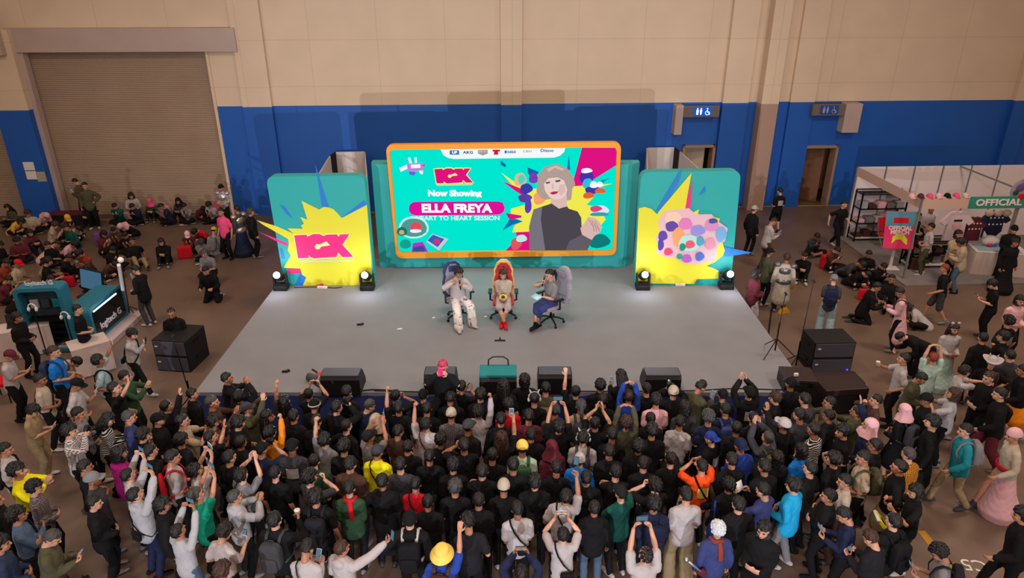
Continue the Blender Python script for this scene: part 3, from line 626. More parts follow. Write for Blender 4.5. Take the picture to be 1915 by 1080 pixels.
# =====================================================================
# PEOPLE : body, clothes and hair meshes grown per pose, then coloured per person
# =====================================================================
def V(*a): return Vector(a)
def ik(a, t, l1, l2, pole):
    a = Vector(a); t = Vector(t); d = t - a; L_ = max(0.05, min(d.length, (l1 + l2) * .995)); n = d.normalized()
    t = a + n * L_; x = (l1 * l1 - l2 * l2 + L_ * L_) / (2 * L_); h = math.sqrt(max(0, l1 * l1 - x * x))
    p = Vector(pole); p = (p - n * p.dot(n))
    p = p.normalized() if p.length > 1e-4 else Vector((0, -1, 0))
    return a + n * x + p * h, t
UA, FA, TH_, SH_ = .285, .25, .43, .42
class Fig:
    """joint positions of one pose, person facing +Y, feet on z=0"""
    def __init__(s, pel=(0, 0, .93), lean=0, twist=0, side=0, hp=0, hy=0, L=None, Rr=None, legs=None, feet=None, lfoot=None, kind='stand', props=()):
        s.C = Matrix.Translation(pel) @ Matrix.Rotation(R(twist), 4, 'Z') @ Matrix.Rotation(R(side), 4, 'Y') @ Matrix.Rotation(R(-lean), 4, 'X')
        s.H = s.C @ Matrix.Translation((0, -.005, .575)) @ Matrix.Rotation(R(hy), 4, 'Z') @ Matrix.Rotation(R(hp), 4, 'X') @ Matrix.Translation((0, .024, .105)) @ Matrix.Diagonal((1.08, 1.08, 1.06, 1))
        s.arms = []
        for sg, A in ((-1, L), (1, Rr)):
            A = dict(A or {}); S = s.C @ V(sg * .172, -.006, .415)
            t = Vector(A.get('t', (sg * .26, .03, .84))); pole = Vector(A.get('p', (sg * .25, -1, -.1)))
            e, wv = ik(S, t, UA, FA, pole)
            hd = Vector(A['d']).normalized() if 'd' in A else (wv - e).normalized()
            n = Vector(A.get('n', (-sg, 0, 0)))
            n = (n - hd * n.dot(hd)); n = n.normalized() if n.length > .05 else hd.orthogonal().normalized()
            s.arms.append(dict(S=S, E=e, W=wv, d=hd, n=n, c=A.get('c', .35), sg=sg))
        s.legs = []; P = s.C.translation
        for sg, i in ((-1, 0), (1, 1)):
            hip = s.C @ V(sg * .09, 0, -.02)
            lg = (legs or {}).get(i, {})
            a = Vector(lg.get('a', (sg * .11, -.02, .085))); pole = Vector(lg.get('p', (sg * .15, 1, 0)))
            k, a = ik(hip, a, TH_, SH_, pole)
            s.legs.append(dict(H=hip, K=k, A=a, toe=Vector(lg.get('t', (sg * .25, 1, -.05))).normalized(), sg=sg))
        s.kind = kind; s.props = props
    def body_parts(s):
        out = []
        C = s.C
        def seg(pts, rx, ry=None, side=(1, 0, 0), n=14): out.append(sweep(pts, rx, ry, side, n))
        X = (C.to_3x3() @ V(1, 0, 0))
        T = [(-.07, .10, .08, 0), (.02, .155, .105, -.008), (.10, .145, .10, 0), (.20, .13, .095, .01), (.31, .15, .11, .008), (.40, .14, .095, .0), (.46, .085, .066, -.01), (.52, .055, .056, -.012), (.60, .050, .055, .004)]
        seg([C @ V(0, t[3], t[0]) for t in T], [t[1] for t in T], [t[2] for t in T], X)
        for a in s.arms:
            S, E, W = a['S'], a['E'], a['W']
            seg([C @ V(a['sg'] * .05, -.008, .435), C @ V(a['sg'] * .12, -.006, .415), S.lerp(E, .06)], [.046, .044, .042])
            seg([S, S.lerp(E, .4), S.lerp(E, .8), E, E.lerp(W, .25), E.lerp(W, .6), W], [.043, .043, .039, .036, .040, .033, .026])
            d, n = a['d'], a['n']; sd = d.cross(n).normalized() * a['sg'] * -1  # towards thumb side
            m = W + d * .05
            out.append(sweep([W - d * .005, W + d * .03, W + d * .075, W + d * .092], [.026, .037, .040, .034], [.018, .016, .014, .012], sd, 10))
            cu = a['c']
            for k, (o, ln) in enumerate(((.030, .070), (.010, .080), (-.010, .074), (-.029, .058))):
                b = W + d * .088 + sd * o; t1 = R(10 + 62 * cu); t2 = R(14 + 150 * cu); spread = (o * 1.6 * (1 - cu))
                d1 = (d * math.cos(t1) + n * math.sin(t1) + sd * spread * 2).normalized(); d2 = (d * math.cos(t2) + n * math.sin(t2) + sd * spread * 2).normalized()
                p1 = b + d1 * ln * .52; p2 = p1 + d2 * ln * .5
                out.append(sweep([b - d * .02, b, p1, p2], [.0105, .0105, .0098, .0085], None, sd, 8))
            tb = W + d * .028 + sd * .030; td = (sd * .75 + d * .6 + n * (.25 + .5 * cu)).normalized(); td2 = (sd * (.25 - .3 * cu) + d * .85 + n * (.25 + .7 * cu)).normalized()
            out.append(sweep([tb - sd * .02, tb, tb + td * .038, tb + td * .038 + td2 * .032], [.014, .0135, .012, .0095], None, n, 8))
        for l in s.legs:
            H, K, A = l['H'], l['K'], l['A']; bk = ((H - K).normalized() + (A - K).normalized()); 
            seg([H, H.lerp(K, .35), H.lerp(K, .8), K, K.lerp(A, .3), K.lerp(A, .7), A], [.085, .078, .058, .054, .055, .040, .034])
            t = l['toe']; f0 = A + V(0, 0, -.045)
            out.append(sweep([f0 - t * .05, f0 + t * .05, f0 + t * .13, f0 + t * .17], [.034, .038, .042, .030], [.032, .032, .022, .014], V(0, 0, 1).cross(t), 10))
        out += s.head_parts()
        return out
    def head_parts(s):
        H = s.H; out = []
        def el(c, r, n=16):
            v, f = sphere((0, 0, 0), r, n); out.append(([H @ (Vector(c) + Vector(p)) for p in v], f))
        def sw(pts, r, n):
            v, f = sweep(pts, r, None, (1, 0, 0), n); out.append(([H @ Vector(p) for p in v], f))
        el((0, -.010, .018), (.076, .094, .100)); el((0, .022, -.040), (.060, .066, .078)); el((0, .052, -.082), (.034, .034, .030), 12)
        el((0, .070, .028), (.050, .020, .018), 12)                     # brow
        for q in (-1, 1):
            el((q * .078, -.008, -.012), (.009, .018, .030), 10); el((q * .040, .056, -.030), (.022, .022, .020), 10)
        sw([(0, .080, .012), (0, .094, -.012), (0, .103, -.030)], [.008, .010, .014], 8)
        el((0, .083, -.062), (.022, .010, .010), 10)
        sw([(0, -.02, -.14), (0, -.012, -.05)], [.052, .052], 12)
        return out
    # ---------------- garments ----------------
    def torso_cloth(s, k, hem=-.10, neck=.475, loose=1.0):
        C = s.C; X = (C.to_3x3() @ V(1, 0, 0)); j = k * loose
        T = [(hem, .165, .122, 0), (hem + .06, .163, .120, -.004), (.10, .155, .112, 0), (.20, .148, .108, .008), (.31, .158, .116, .006), (.40, .155, .104, .0), (.455, .108, .080, -.01), (neck, .070, .066, -.012)]
        return sweep([C @ V(0, t[3], t[0]) for t in T], [t[1] + j for t in T], [t[2] + j for t in T], X, 18)
    def sleeves(s, k, frac, cuff):
        out = []
        for a in s.arms:
            S, E, W = a['S'], a['E'], a['W']; S0 = S.lerp(E, .04)
            out.append(sweep([s.C @ V(a['sg'] * .05, -.008, .432), s.C @ V(a['sg'] * .12, -.006, .426), S0], [.056 + k, .060 + k, .054 + k], None, (1, 0, 0), 14))
            if frac <= 1: pts = [S0, S.lerp(E, frac * .55), S.lerp(E, frac)]; r = [.054, .058, .061]
            else: pts = [S0, S.lerp(E, .5), S.lerp(E, .92), E.lerp(W, .10), E.lerp(W, .35), E.lerp(W, .75), E.lerp(W, .97)]; r = [.054, .054, .049, .048, .048, .042, cuff]
            out.append(sweep(pts, [q + k for q in r], None, (1, 0, 0), 14))
        return out
    def garment(s, g):
        C = s.C
        if g == 'tee': return [s.torso_cloth(.014)] + s.sleeves(.009, .72, 0), .014
        if g == 'long': return [s.torso_cloth(.014)] + s.sleeves(.008, 2, .032), .014
        if g == 'hood':
            out = [s.torso_cloth(.026, hem=-.09, neck=.485)] + s.sleeves(.018, 2, .030)
            v, f = sphere((0, 0, 0), (.105, .060, .075), 14); out.append(([C @ (V(0, -.085, .475) + Vector(p)) for p in v], f))
            out.append(sweep([C @ V(0, .05 , .47), C @ V(-.075, .0, .50), C @ V(0, -.07, .52), C @ V(.075, .0, .50), C @ V(0, .05, .47)], [.022] * 5, None, (0, 0, 1), 8))
            return out, .015
        if g == 'jack':
            out = [s.torso_cloth(.030, hem=-.13)] + s.sleeves(.016, 2, .034)
            out.append(sweep([C @ V(0, .055 , .46), C @ V(-.07, .0, .49), C @ V(0, -.065, .50), C @ V(.07, .0, .49), C @ V(0, .055, .46)], [.017] * 5, None, (0, 0, 1), 8))
            return out, .015
        if g == 'coat':
            T = [(-.55, .24, .20, 0), (-.3, .21, .18, 0), (-.08, .185, .145, -.004), (.10, .170, .125, 0), (.20, .165, .122, .008), (.31, .172, .128, .006), (.40, .168, .115, .0), (.455, .12, .090, -.01), (.475, .075, .07, -.012)]
            X = (C.to_3x3() @ V(1, 0, 0))
            return [sweep([C @ V(0, t[3], t[0]) for t in T], [t[1] for t in T], [t[2] for t in T], X, 20)] + s.sleeves(.014, 2, .036), .016
        # lower garments
        def pel(k, z0=-.10, z1=.10):
            X = (C.to_3x3() @ V(1, 0, 0)); T = [(z0, .12, .10), (z0 + .06, .158, .115), (.03, .158, .110), (z1, .150, .105)]
            return sweep([C @ V(0, 0, t[0]) for t in T], [t[1] + k for t in T], [t[2] + k for t in T], X, 16)
        if g in ('pants', 'wide', 'shorts'):
            out = [pel(.008)]; w_ = .03 if g == 'wide' else .0
            for l in s.legs:
                H, K, A = l['H'], l['K'], l['A']
                if g == 'shorts': pts = [H, H.lerp(K, .4), H.lerp(K, .8), H.lerp(K, 1.0)]; r = [.098, .100, .094, .092]
                else: pts = [H, H.lerp(K, .35), H.lerp(K, .8), K, K.lerp(A, .35), K.lerp(A, .75), K.lerp(A, 1.02)]; r = [.096, .092 + w_ * .3, .076 + w_ * .8, .070 + w_, .068 + w_ * 1.1, .060 + w_ * 1.4, .058 + w_ * 1.6]
                out.append(sweep(pts, r, None, (1, 0, 0), 14))
            return out, .014
        if g in ('skirt', 'gown'):
            ext = .42 if g == 'skirt' else .78; X = (C.to_3x3() @ V(1, 0, 0))
            if s.kind == 'stand':
                T = [(-ext, .27 if g == 'skirt' else .34, .24 if g == 'skirt' else .32), (-ext * .6, .235, .20), (-ext * .25, .19, .15), (.02, .165, .12), (.12, .145, .105)]
                out = [sweep([C @ V(0, 0, t[0]) for t in T], [t[1] for t in T], [t[2] for t in T], X, 24)]
            else:
                out = [pel(.02)]
                for l in s.legs: out.append(sweep([l['H'], l['H'].lerp(l['K'], .5), l['K'], l['K'].lerp(l['A'], .3)], [.11, .115, .11, .09], None, (1, 0, 0), 14))
            return out, .018
    def shoe(s, l):
        t = l['toe']; A = l['A']; f0 = A + V(0, 0, -.040); sd = V(0, 0, 1).cross(t); sd.normalize()
        out = [sweep([f0 - t * .075, f0 - t * .02, f0 + t * .07, f0 + t * .14, f0 + t * .185], [.036, .044, .050, .048, .034], [.040, .046, .038, .028, .018], sd, 12),
               sweep([A + V(0, 0, .035), A + V(0, 0, -.02)], [.044, .048], None, t, 10)]
        return out

JOBS = []; PROTO = {}
def queue(key, parts, voxel, smooth=3, wr=0.0):
    if key in PROTO: return
    v = []; f = []
    for vv, ff in parts:
        k = len(v); v += [tuple(p) for p in vv]; f += [tuple(i + k for i in q) for q in ff]
    me = bpy.data.meshes.new('tmp'); me.from_pydata(v, [], f); me.update()
    bm = bmesh.new(); bm.from_mesh(me); bmesh.ops.recalc_face_normals(bm, faces=bm.faces[:]); bm.to_mesh(me); bm.free()
    o = bpy.data.objects.new('tmp', me); COL.objects.link(o)
    m = o.modifiers.new('r', 'REMESH'); m.mode = 'VOXEL'; m.voxel_size = voxel; m.use_smooth_shade = True
    if smooth: q = o.modifiers.new('s', 'SMOOTH'); q.factor = .5; q.iterations = smooth
    JOBS.append((key, o, wr)); PROTO[key] = None
def flush():
    global JOBS
    dg = bpy.context.evaluated_depsgraph_get(); dg.update()
    for key, o, wr in JOBS:
        me = bpy.data.meshes.new_from_object(o.evaluated_get(dg)); me.name = key
        n = len(me.vertices); co = np.empty(n * 3, 'f'); me.vertices.foreach_get('co', co); co = co.reshape(-1, 3)
        if wr and n:
            no = np.empty(n * 3, 'f'); me.vertex_normals.foreach_get('vector', no); no = no.reshape(-1, 3)
            x, y, z = co.T
            a = np.sin(38 * z + 7 * np.sin(9 * x + 3) + 6 * np.sin(11 * y + 1)) * .5 + np.sin(23 * z + 31 * x + 8 * np.sin(13 * y)) * .35 + np.sin(55 * x + 41 * y + 12 * np.sin(9 * z)) * .25
            co += no * (a * wr)[:, None]; me.vertices.foreach_set('co', co.ravel())
        me.materials.clear(); me.materials.append(None)
        me.polygons.foreach_set('use_smooth', [True] * len(me.polygons)); me.update()
        PROTO[key] = me
        tm = o.data; bpy.data.objects.remove(o); bpy.data.meshes.remove(tm)
    JOBS = []

# ---------------- poses ----------------
def H_(x, y, z, d=None, n=None, c=.35, p=None):
    r = dict(t=(x, y, z), c=c)
    if d: r['d'] = d
    if n: r['n'] = n
    if p: r['p'] = p
    return r
POSES = {
 'stand': dict(),
 'rest': dict(hp=-6, L=H_(-.12, .20, 1.02, (.9, .4, 0), (0, -1, 0)), Rr=H_(.12, .21, 1.04, (-.9, .4, 0), (0, -1, 0)), legs={0: dict(a=(-.12, .03, .085)), 1: dict(a=(.12, -.06, .085))}),
 'phone': dict(hp=-28, lean=6, L=H_(-.10, .30, 1.12, (.3, .8, .3), (.3, -.2, 1), .5), Rr=H_(.08, .31, 1.14, (-.2, .85, .35), (-.4, -.3, 1), .6), props=(('phone', (0, .40, 1.22), (-35, 0, 0)),)),
 'phone1': dict(hp=-22, lean=4, Rr=H_(.10, .32, 1.26, (-.2, .5, .8), (-.5, -.8, .2), .6), L=H_(-.22, .16, 1.0, (.6, .7, 0), (0, 0, 1), .4), props=(('phone', (.05, .365, 1.36), (-15, 0, 10)),)),
 'film': dict(hp=10, L=H_(-.10, .34, 1.60, (.25, .1, 1), (.8, -.5, 0), .45, (-1, 0, -.8)), Rr=H_(.10, .34, 1.60, (-.25, .1, 1), (-.8, -.5, 0), .45, (1, 0, -.8)), props=(('phoneh', (0, .36, 1.69), (0, 0, 0)),)),
 'filmup': dict(hp=16, L=H_(-.11, .26, 1.86, (.3, .1, 1), (.8, -.5, 0), .45, (-1, .2, -.4)), Rr=H_(.11, .26, 1.86, (-.3, .1, 1), (-.8, -.5, 0), .45, (1, .2, -.4)), props=(('phoneh', (0, .28, 1.95), (0, 0, 0)),)),
 'film1': dict(hp=8, Rr=H_(.20, .30, 1.80, (-.1, .25, 1), (-.6, -.8, 0), .55, (1, .1, -.6)), L=H_(-.24, .10, .98), props=(('phone', (.165, .32, 1.90), (0, 0, 0)),)),
 'film1l': dict(hp=8, L=H_(-.20, .34, 1.74, (.1, .25, 1), (.6, -.8, 0), .55, (-1, .1, -.6)), Rr=H_(.12, .20, 1.10, (-.8, .5, .1)), props=(('phone', (-.165, .36, 1.84), (0, 0, 0)),)),
 'reach': dict(hp=18, side=4, Rr=H_(.17, .18, 1.98, (-.02, .15, 1), (-.5, -.8, 0), .45, (1, 0, 0)), L=H_(-.20, .20, 1.06, (.6, .8, .1)), props=(('phone', (.155, .215, 2.085), (5, 0, 0)),)),
 'outphone': dict(hp=2, hy=-12, Rr=H_(.44, .44, 1.58, (.5, .6, .6), (-.6, -.5, .6), .5, (.4, -.4, -1)), L=H_(-.16, .22, 1.10, (.8, .5, 0)), props=(('phone', (.50, .50, 1.68), (-10, 0, -20)),)),
 'fist': dict(hp=10, L=H_(-.20, .10, 1.98, (0, .05, 1), (1, -.2, 0), 1.0, (-1, 0, 0)), Rr=H_(.24, .08, .95)),
 'wave': dict(hp=8, Rr=H_(.20, .22, 1.88, (.05, .1, 1), (0, 1, 0), .08, (1, 0, -.3)), L=H_(-.2, .15, 1.02)),
 'clap': dict(hp=4, L=H_(-.055, .33, 1.34, (.1, .55, .8), (1, 0, 0), .10, (-1, -.3, -.7)), Rr=H_(.055, .33, 1.34, (-.1, .55, .8), (-1, 0, 0), .10, (1, -.3, -.7))),
 'claphigh': dict(hp=10, L=H_(-.06, .28, 1.72, (.1, .2, 1), (1, 0, 0), .12, (-1, 0, -.4)), Rr=H_(.06, .28, 1.72, (-.1, .2, 1), (-1, 0, 0), .12, (1, 0, -.4))),
 'ring': dict(hp=0, L=H_(-.10, .04, 1.88, (.95, .1, .45), (0, -.2, -1), .3, (-1, 0, .2)), Rr=H_(.10, .04, 1.88, (-.95, .1, .45), (0, -.2, -1), .3, (1, 0, .2))),
 'ringhi': dict(hp=6, L=H_(-.11, .12, 1.96, (.95, .2, .5), (0, -.2, -1), .35, (-1, 0, .1)), Rr=H_(.11, .12, 1.96, (-.95, .2, .5), (0, -.2, -1), .35, (1, 0, .1))),
 'arms': dict(L=H_(.08, .19, 1.20, (.95, .1, .1), (0, -1, 0), .3, (-1, -.2, -.8)), Rr=H_(-.06, .23, 1.22, (-.95, .1, .1), (0, -1, 0), .3, (1, -.2, -.8))),
 'chin': dict(hp=2, Rr=H_(.07, .20, 1.48, (-.4, .2, .9), (-.4, -.9, 0), .7, (1, -.2, -.8)), L=H_(.04, .20, 1.16, (.9, .2, .2), (0, -1, 0), .4, (-1, 0, -.6))),
 'hips': dict(L=H_(-.20, .02, 1.02, (.6, .6, -.4), (1, 0, 0), .3, (-1, -.5, 0)), Rr=H_(.27, .04, .86)),
 'cup': dict(hp=2, Rr=H_(.14, .34, 1.30, (-.3, .6, .5), (-1, -.1, 0), .65, (1, -.3, -.8)), L=H_(-.22, .12, .95), props=(('cup', (.085, .43, 1.35), (0, 0, 0)),)),
 'camera': dict(hp=-2, L=H_(-.09, .26, 1.50, (.6, .3, .6), (.7, -.4, .3), .5, (-1, -.1, -.9)), Rr=H_(.10, .24, 1.52, (-.5, .4, .6), (-.8, -.2, 0), .6, (1, -.1, -.9)), props=(('camera', (0, .26, 1.60), (0, 0, 0)),)),
 'read': dict(hp=-14, L=H_(-.16, .34, 1.30, (.35, .6, .6), (.8, -.3, 0), .5, (-1, -.3, -.8)), Rr=H_(.15, .34, 1.30, (-.35, .6, .6), (-.8, -.3, 0), .5, (1, -.3, -.8)), props=(('paper', (-.04, .43, 1.40), (-25, 0, 0)),)),
 'forward': dict(hp=0, lean=8, L=H_(-.10, .58, 1.34, (.1, 1, .1), (1, 0, 0), .3, (-.4, 0, -1)), Rr=H_(.10, .60, 1.38, (-.1, 1, .1), (-1, 0, 0), .3, (.4, 0, -1)), props=(('phone', (0, .68, 1.44), (0, 0, 0)),)),
 'walk': dict(lean=5, L=H_(-.25, .24, .95), Rr=H_(.27, -.16, .92), legs={0: dict(a=(-.09, -.26, .13), t=(-.05, 1, -.35)), 1: dict(a=(.09, .28, .085))}),
 'walkphone': dict(lean=6, hp=-20, Rr=H_(.08, .34, 1.34, (-.2, .5, .8), (-.4, -.9, 0), .6), L=H_(-.18, .20, 1.12, (.6, .7, .2)), legs={0: dict(a=(-.09, -.24, .12), t=(-.05, 1, -.35)), 1: dict(a=(.09, .26, .085))}, props=(('phone', (.03, .40, 1.44), (-10, 0, 0)),)),
 'bend': dict(pel=(0, -.12, .88), lean=62, hp=-10, L=H_(-.16, .42, .78, (0, .3, -1)), Rr=H_(.16, .44, .80, (0, .3, -1))),
 'crouch': dict(pel=(0, 0, .40), lean=22, hp=8, kind='low', L=H_(-.14, .42, .56, (.5, .8, 0)), Rr=H_(.14, .42, .58, (-.5, .8, 0)), legs={0: dict(a=(-.14, .06, .085), p=(-.3, 1, .6)), 1: dict(a=(.14, .06, .085), p=(.3, 1, .6))}),
 'crouchcam': dict(pel=(0, 0, .46), lean=8, hp=0, kind='low', L=H_(-.10, .26, 1.04, (.5, .3, .7), (.7, -.4, 0), .5, (-1, 0, -1)), Rr=H_(.10, .26, 1.06, (-.5, .3, .7), (-.7, -.4, 0), .5, (1, 0, -1)), legs={0: dict(a=(-.16, .10, .085), p=(-.3, 1, .6)), 1: dict(a=(.14, .0, .085), p=(.3, 1, .6))}, props=(('pinkphone', (.02, .31, 1.14), (0, 0, 180)),)),
 'sit': dict(pel=(0, 0, .13), lean=10, hp=-14, kind='low', L=H_(-.16, .28, .34, (.7, .6, 0), (.5, 0, 1)), Rr=H_(.16, .30, .34, (-.7, .6, 0), (-.5, 0, 1)), legs={0: dict(a=(.10, .34, .075), p=(-1, .3, .35), t=(1, .2, 0)), 1: dict(a=(-.10, .22, .075), p=(1, .3, .35), t=(-1, .2, 0))}),
 'sitphone': dict(pel=(0, 0, .13), lean=16, hp=-28, kind='low', L=H_(-.08, .34, .46, (.3, .7, .5), (.4, -.2, 1), .5), Rr=H_(.08, .34, .46, (-.3, .7, .5), (-.4, -.2, 1), .6), legs={0: dict(a=(.10, .34, .075), p=(-1, .3, .35), t=(1, .2, 0)), 1: dict(a=(-.10, .22, .075), p=(1, .3, .35), t=(-1, .2, 0))}, props=(('phone', (0, .43, .55), (-35, 0, 0)),)),
 'sitknee': dict(pel=(0, -.06, .13), lean=14, hp=-8, kind='low', L=H_(-.10, .36, .42, (.9, .4, -.1), (0, -1, 0)), Rr=H_(.10, .37, .44, (-.9, .4, -.1), (0, -1, 0)), legs={0: dict(a=(-.12, .44, .085), p=(-.1, .3, 1)), 1: dict(a=(.12, .46, .085), p=(.1, .3, 1))}),
 'sitlegs': dict(pel=(0, 0, .13), lean=-6, hp=-6, kind='low', L=H_(-.30, -.16, .10, (-.3, -.9, 0), (0, 0, -1)), Rr=H_(.16, .28, .34), legs={0: dict(a=(-.12, .76, .085), p=(-.1, .3, 1), t=(0, .5, .9)), 1: dict(a=(.12, .62, .085), p=(.1, .3, 1), t=(0, .6, .8))}),
 'kneel': dict(pel=(0, -.10, .36), lean=14, hp=-10, kind='low', L=H_(-.18, .24, .52), Rr=H_(.18, .26, .52), legs={0: dict(a=(-.12, -.32, .07), p=(-.2, 1, -.4), t=(0, -1, -.1)), 1: dict(a=(.12, -.32, .07), p=(.2, 1, -.4), t=(0, -1, -.1))}),
 'bowsit': dict(pel=(0, 0, .13), lean=48, hp=-20, kind='low', L=H_(-.16, .50, .22), Rr=H_(.16, .50, .22), legs={0: dict(a=(.10, .34, .075), p=(-1, .3, .35), t=(1, .2, 0)), 1: dict(a=(-.10, .22, .075), p=(1, .3, .35), t=(-1, .2, 0))}),
 'chair': dict(pel=(0, 0, .56), lean=4, hp=-10, kind='low', L=H_(-.14, .32, .74, (.3, .9, 0), (0, 0, -1)), Rr=H_(.14, .32, .74, (-.3, .9, 0), (0, 0, -1)), legs={0: dict(a=(-.13, .44, .085), p=(0, .5, 1)), 1: dict(a=(.13, .44, .085), p=(0, .5, 1))}),
 'chairA': dict(pel=(0, 0, .56), lean=2, hp=-14, hy=18, kind='low', L=H_(-.05, .24, .96, (.6, .3, .5), (.5, -.7, 0), .8, (-1, -.2, -.6)), Rr=H_(.20, .16, 1.02, (-.9, .3, .3), (-.5, -.7, 0), .6, (1, -.2, -.6)), legs={0: dict(a=(-.16, .52, .085), p=(-.1, .5, 1), t=(-.2, 1, 0)), 1: dict(a=(.20, .62, .085), p=(.1, .5, 1), t=(.2, 1, 0))}),
 'chairB': dict(pel=(0, .02, .56), lean=6, hp=-8, kind='low', L=H_(-.06, .30, .70, (.8, .5, -.2), (0, -.3, -1), .4), Rr=H_(.05, .33, .72, (-.7, .6, -.2), (0, -.3, -1), .4), legs={0: dict(a=(.04, .52, .085), p=(-.5, .5, 1), t=(.1, 1, 0)), 1: dict(a=(-.05, .60, .11), p=(.5, .5, 1), t=(-.2, 1, 0))}),
 'chairC': dict(pel=(0, 0, .56), lean=4, hp=-6, hy=-6, kind='low', Rr=H_(.07, .22, 1.04, (-.3, .1, 1), (-.7, -.5, 0), .9, (1, -.2, -.6)), L=H_(-.12, .34, .80, (.2, .9, .1), (.2, 0, 1), .4), legs={0: dict(a=(-.02, .46, .085), p=(-.2, .5, 1), t=(0, 1, 0)), 1: dict(a=(-.10, .56, .16), p=(.1, .5, 1), t=(-.2, 1, -.3))}),
}
POSE_TXT = {'stand': 'standing', 'rest': 'hands held in front', 'phone': 'looking down at a phone', 'phone1': 'holding a phone at the chest', 'film': 'filming with a phone in both hands', 'filmup': 'filming with a phone held overhead', 'film1': 'holding a phone up in one hand', 'film1l': 'raising a phone in the left hand', 'reach': 'reaching straight up with a phone', 'outphone': 'stretching out one arm with a phone', 'fist': 'one arm punched straight up', 'wave': 'one open hand raised', 'clap': 'clapping', 'claphigh': 'clapping above the face', 'ring': 'both hands joined above the head', 'ringhi': 'both arms arched overhead', 'arms': 'arms folded', 'chin': 'one hand at the chin', 'hips': 'one hand on the hip', 'cup': 'holding a cup', 'camera': 'aiming a camera', 'read': 'holding a paper sheet', 'forward': 'both arms stretched forward', 'walk': 'walking', 'walkphone': 'walking with a phone', 'bend': 'bending over', 'crouch': 'crouching', 'crouchcam': 'crouching with a pink phone at the face', 'sit': 'sitting cross-legged', 'sitphone': 'sitting cross-legged over a phone', 'sitknee': 'sitting with knees drawn up', 'sitlegs': 'sitting with legs stretched out', 'kneel': 'kneeling', 'bowsit': 'sitting bowed far forward', 'chair': 'sitting on a chair', 'chairA': 'seated with a microphone', 'chairB': 'seated with crossed ankles', 'chairC': 'seated with a microphone and cue cards'}
FIGS = {}
def fig(p):
    if p not in FIGS: FIGS[p] = Fig(**POSES[p])
    return FIGS[p]

# ---------------- hair and headwear (head frame) ----------------
def shell(fn, nu=36, nv=24, zlo=-1.0):
    """param surface of directions; fn(dir)->point"""
    v = []; f = []
    for i in range(nv + 1):
        t = math.pi * i / nv
        for j in range(nu):
            p = 2 * math.pi * j / nu
            v.append(tuple(fn(math.sin(t) * math.cos(p), math.sin(t) * math.sin(p), math.cos(t), p, t)))
    for i in range(nv):
        for j in range(nu): f.append((i * nu + j, (i + 1) * nu + j, (i + 1) * nu + (j + 1) % nu, i * nu + (j + 1) % nu))
    return v, f
def ss(a, b, x): t = max(0, min(1, (x - a) / (b - a))); return t * t * (3 - 2 * t)
def hair_mesh(kind):
    nz = lambda p, t, a: a * (math.sin(9 * p + 5 * t) + .6 * math.sin(17 * p - 7 * t + 1) + .5 * math.sin(5 * p + 13 * t))
    def f_short(x, y, z, p, t):
        amp = .004 if kind in ('s', 'f') else .008
        k = {'s': (.086, .101, .109), 'f': (.080, .098, .101), 'm': (.096, .114, .120), 'cf': (.097, .113, .118), 'b': (.092, .105, .108), 'l': (.092, .105, .108), 'p': (.083, .101, .104), 'z': (.0775, .0955, .1015)}[kind]
        rr = 1 + nz(p, t, amp) / .1
        P = V(x * k[0] * rr, y * k[1] * rr - .014, z * k[2] * rr + .024)
        low = {'s': -.035, 'f': -.030, 'm': -.05, 'cf': -.05, 'b': -.13, 'l': -.14, 'p': -.035, 'z': -.03}[kind]
        if kind in ('b', 'l') and z < 0:
            s_ = max(.0, 1 - z * z) ** .5
            P = V(x / max(s_, .25) * k[0] * min(1, s_ * 3) * rr, y / max(s_, .25) * k[1] * min(1, s_ * 3) * rr - .014, .024 + low * 1.1 * (-z))
        elif z < 0 and P.z < low: P = V(P.x * .55, P.y * .55, low)
        # face opening
        face = ss(.10, .45, y) * ss(.058, .030, P.z)
        if kind == 'z': face = ss(.2, .5, y) * ss(.075, .05, P.z)
        if kind in ('b', 'l', 'm'): face = ss(.18, .5, y) * ss(.046, .018, P.z)
        if face > 0: P = P.lerp(V(P.x * .55, P.y * .3, P.z), face)
        # ears free for short hair
        if kind in ('s', 'f', 'z', 'p'):
            e = ss(.75, .95, abs(x)) * ss(.015, -.01, P.z); P = P.lerp(V(P.x * .7, P.y, P.z), e)
        return P
    mb = MB()
    if kind in ('s', 'f', 'm', 'cf', 'b', 'l', 'p', 'z'):
        v, f = shell(f_short, 44, 28); mb.add(v, f)
        if kind == 'l':
            for k in range(9):
                a = R(200 + 140 * k / 8 - 0) if False else math.pi + math.pi * k / 8
                x, y = .078 * math.cos(a), .092 * math.sin(a) - .014
                vv, ff = sweep([(x, y, .0), (x * 1.12, y - .014, -.12), (x * 1.05, y - .03, -.24), (x * .85, y - .028, -.36 - .02 * (k % 3))], [.030, .034, .030, .012], [.022, .024, .02, .008], (1, 0, 0), 8); mb.add(vv, ff)
        if kind == 'p':
            vv, ff = sweep([(0, -.10, .06), (0, -.15, .05), (0, -.17, -.06), (0, -.155, -.20)], [.022, .032, .034, .012], None, (1, 0, 0), 10); mb.add(vv, ff)
        if kind == 'cf':
            random.seed(3)
            for k in range(70):
                a = random.uniform(0, 2 * math.pi); b = random.uniform(-.25, 1); s_ = math.sqrt(max(0, 1 - b * b))
                x, y, z = s_ * math.cos(a) * .094, s_ * math.sin(a) * .108 - .014, b * .114 + .024
                if y > .04 and z < .05: continue
                mb.ball((x, y, z), (.022, .022, .022), 6)
    return mb
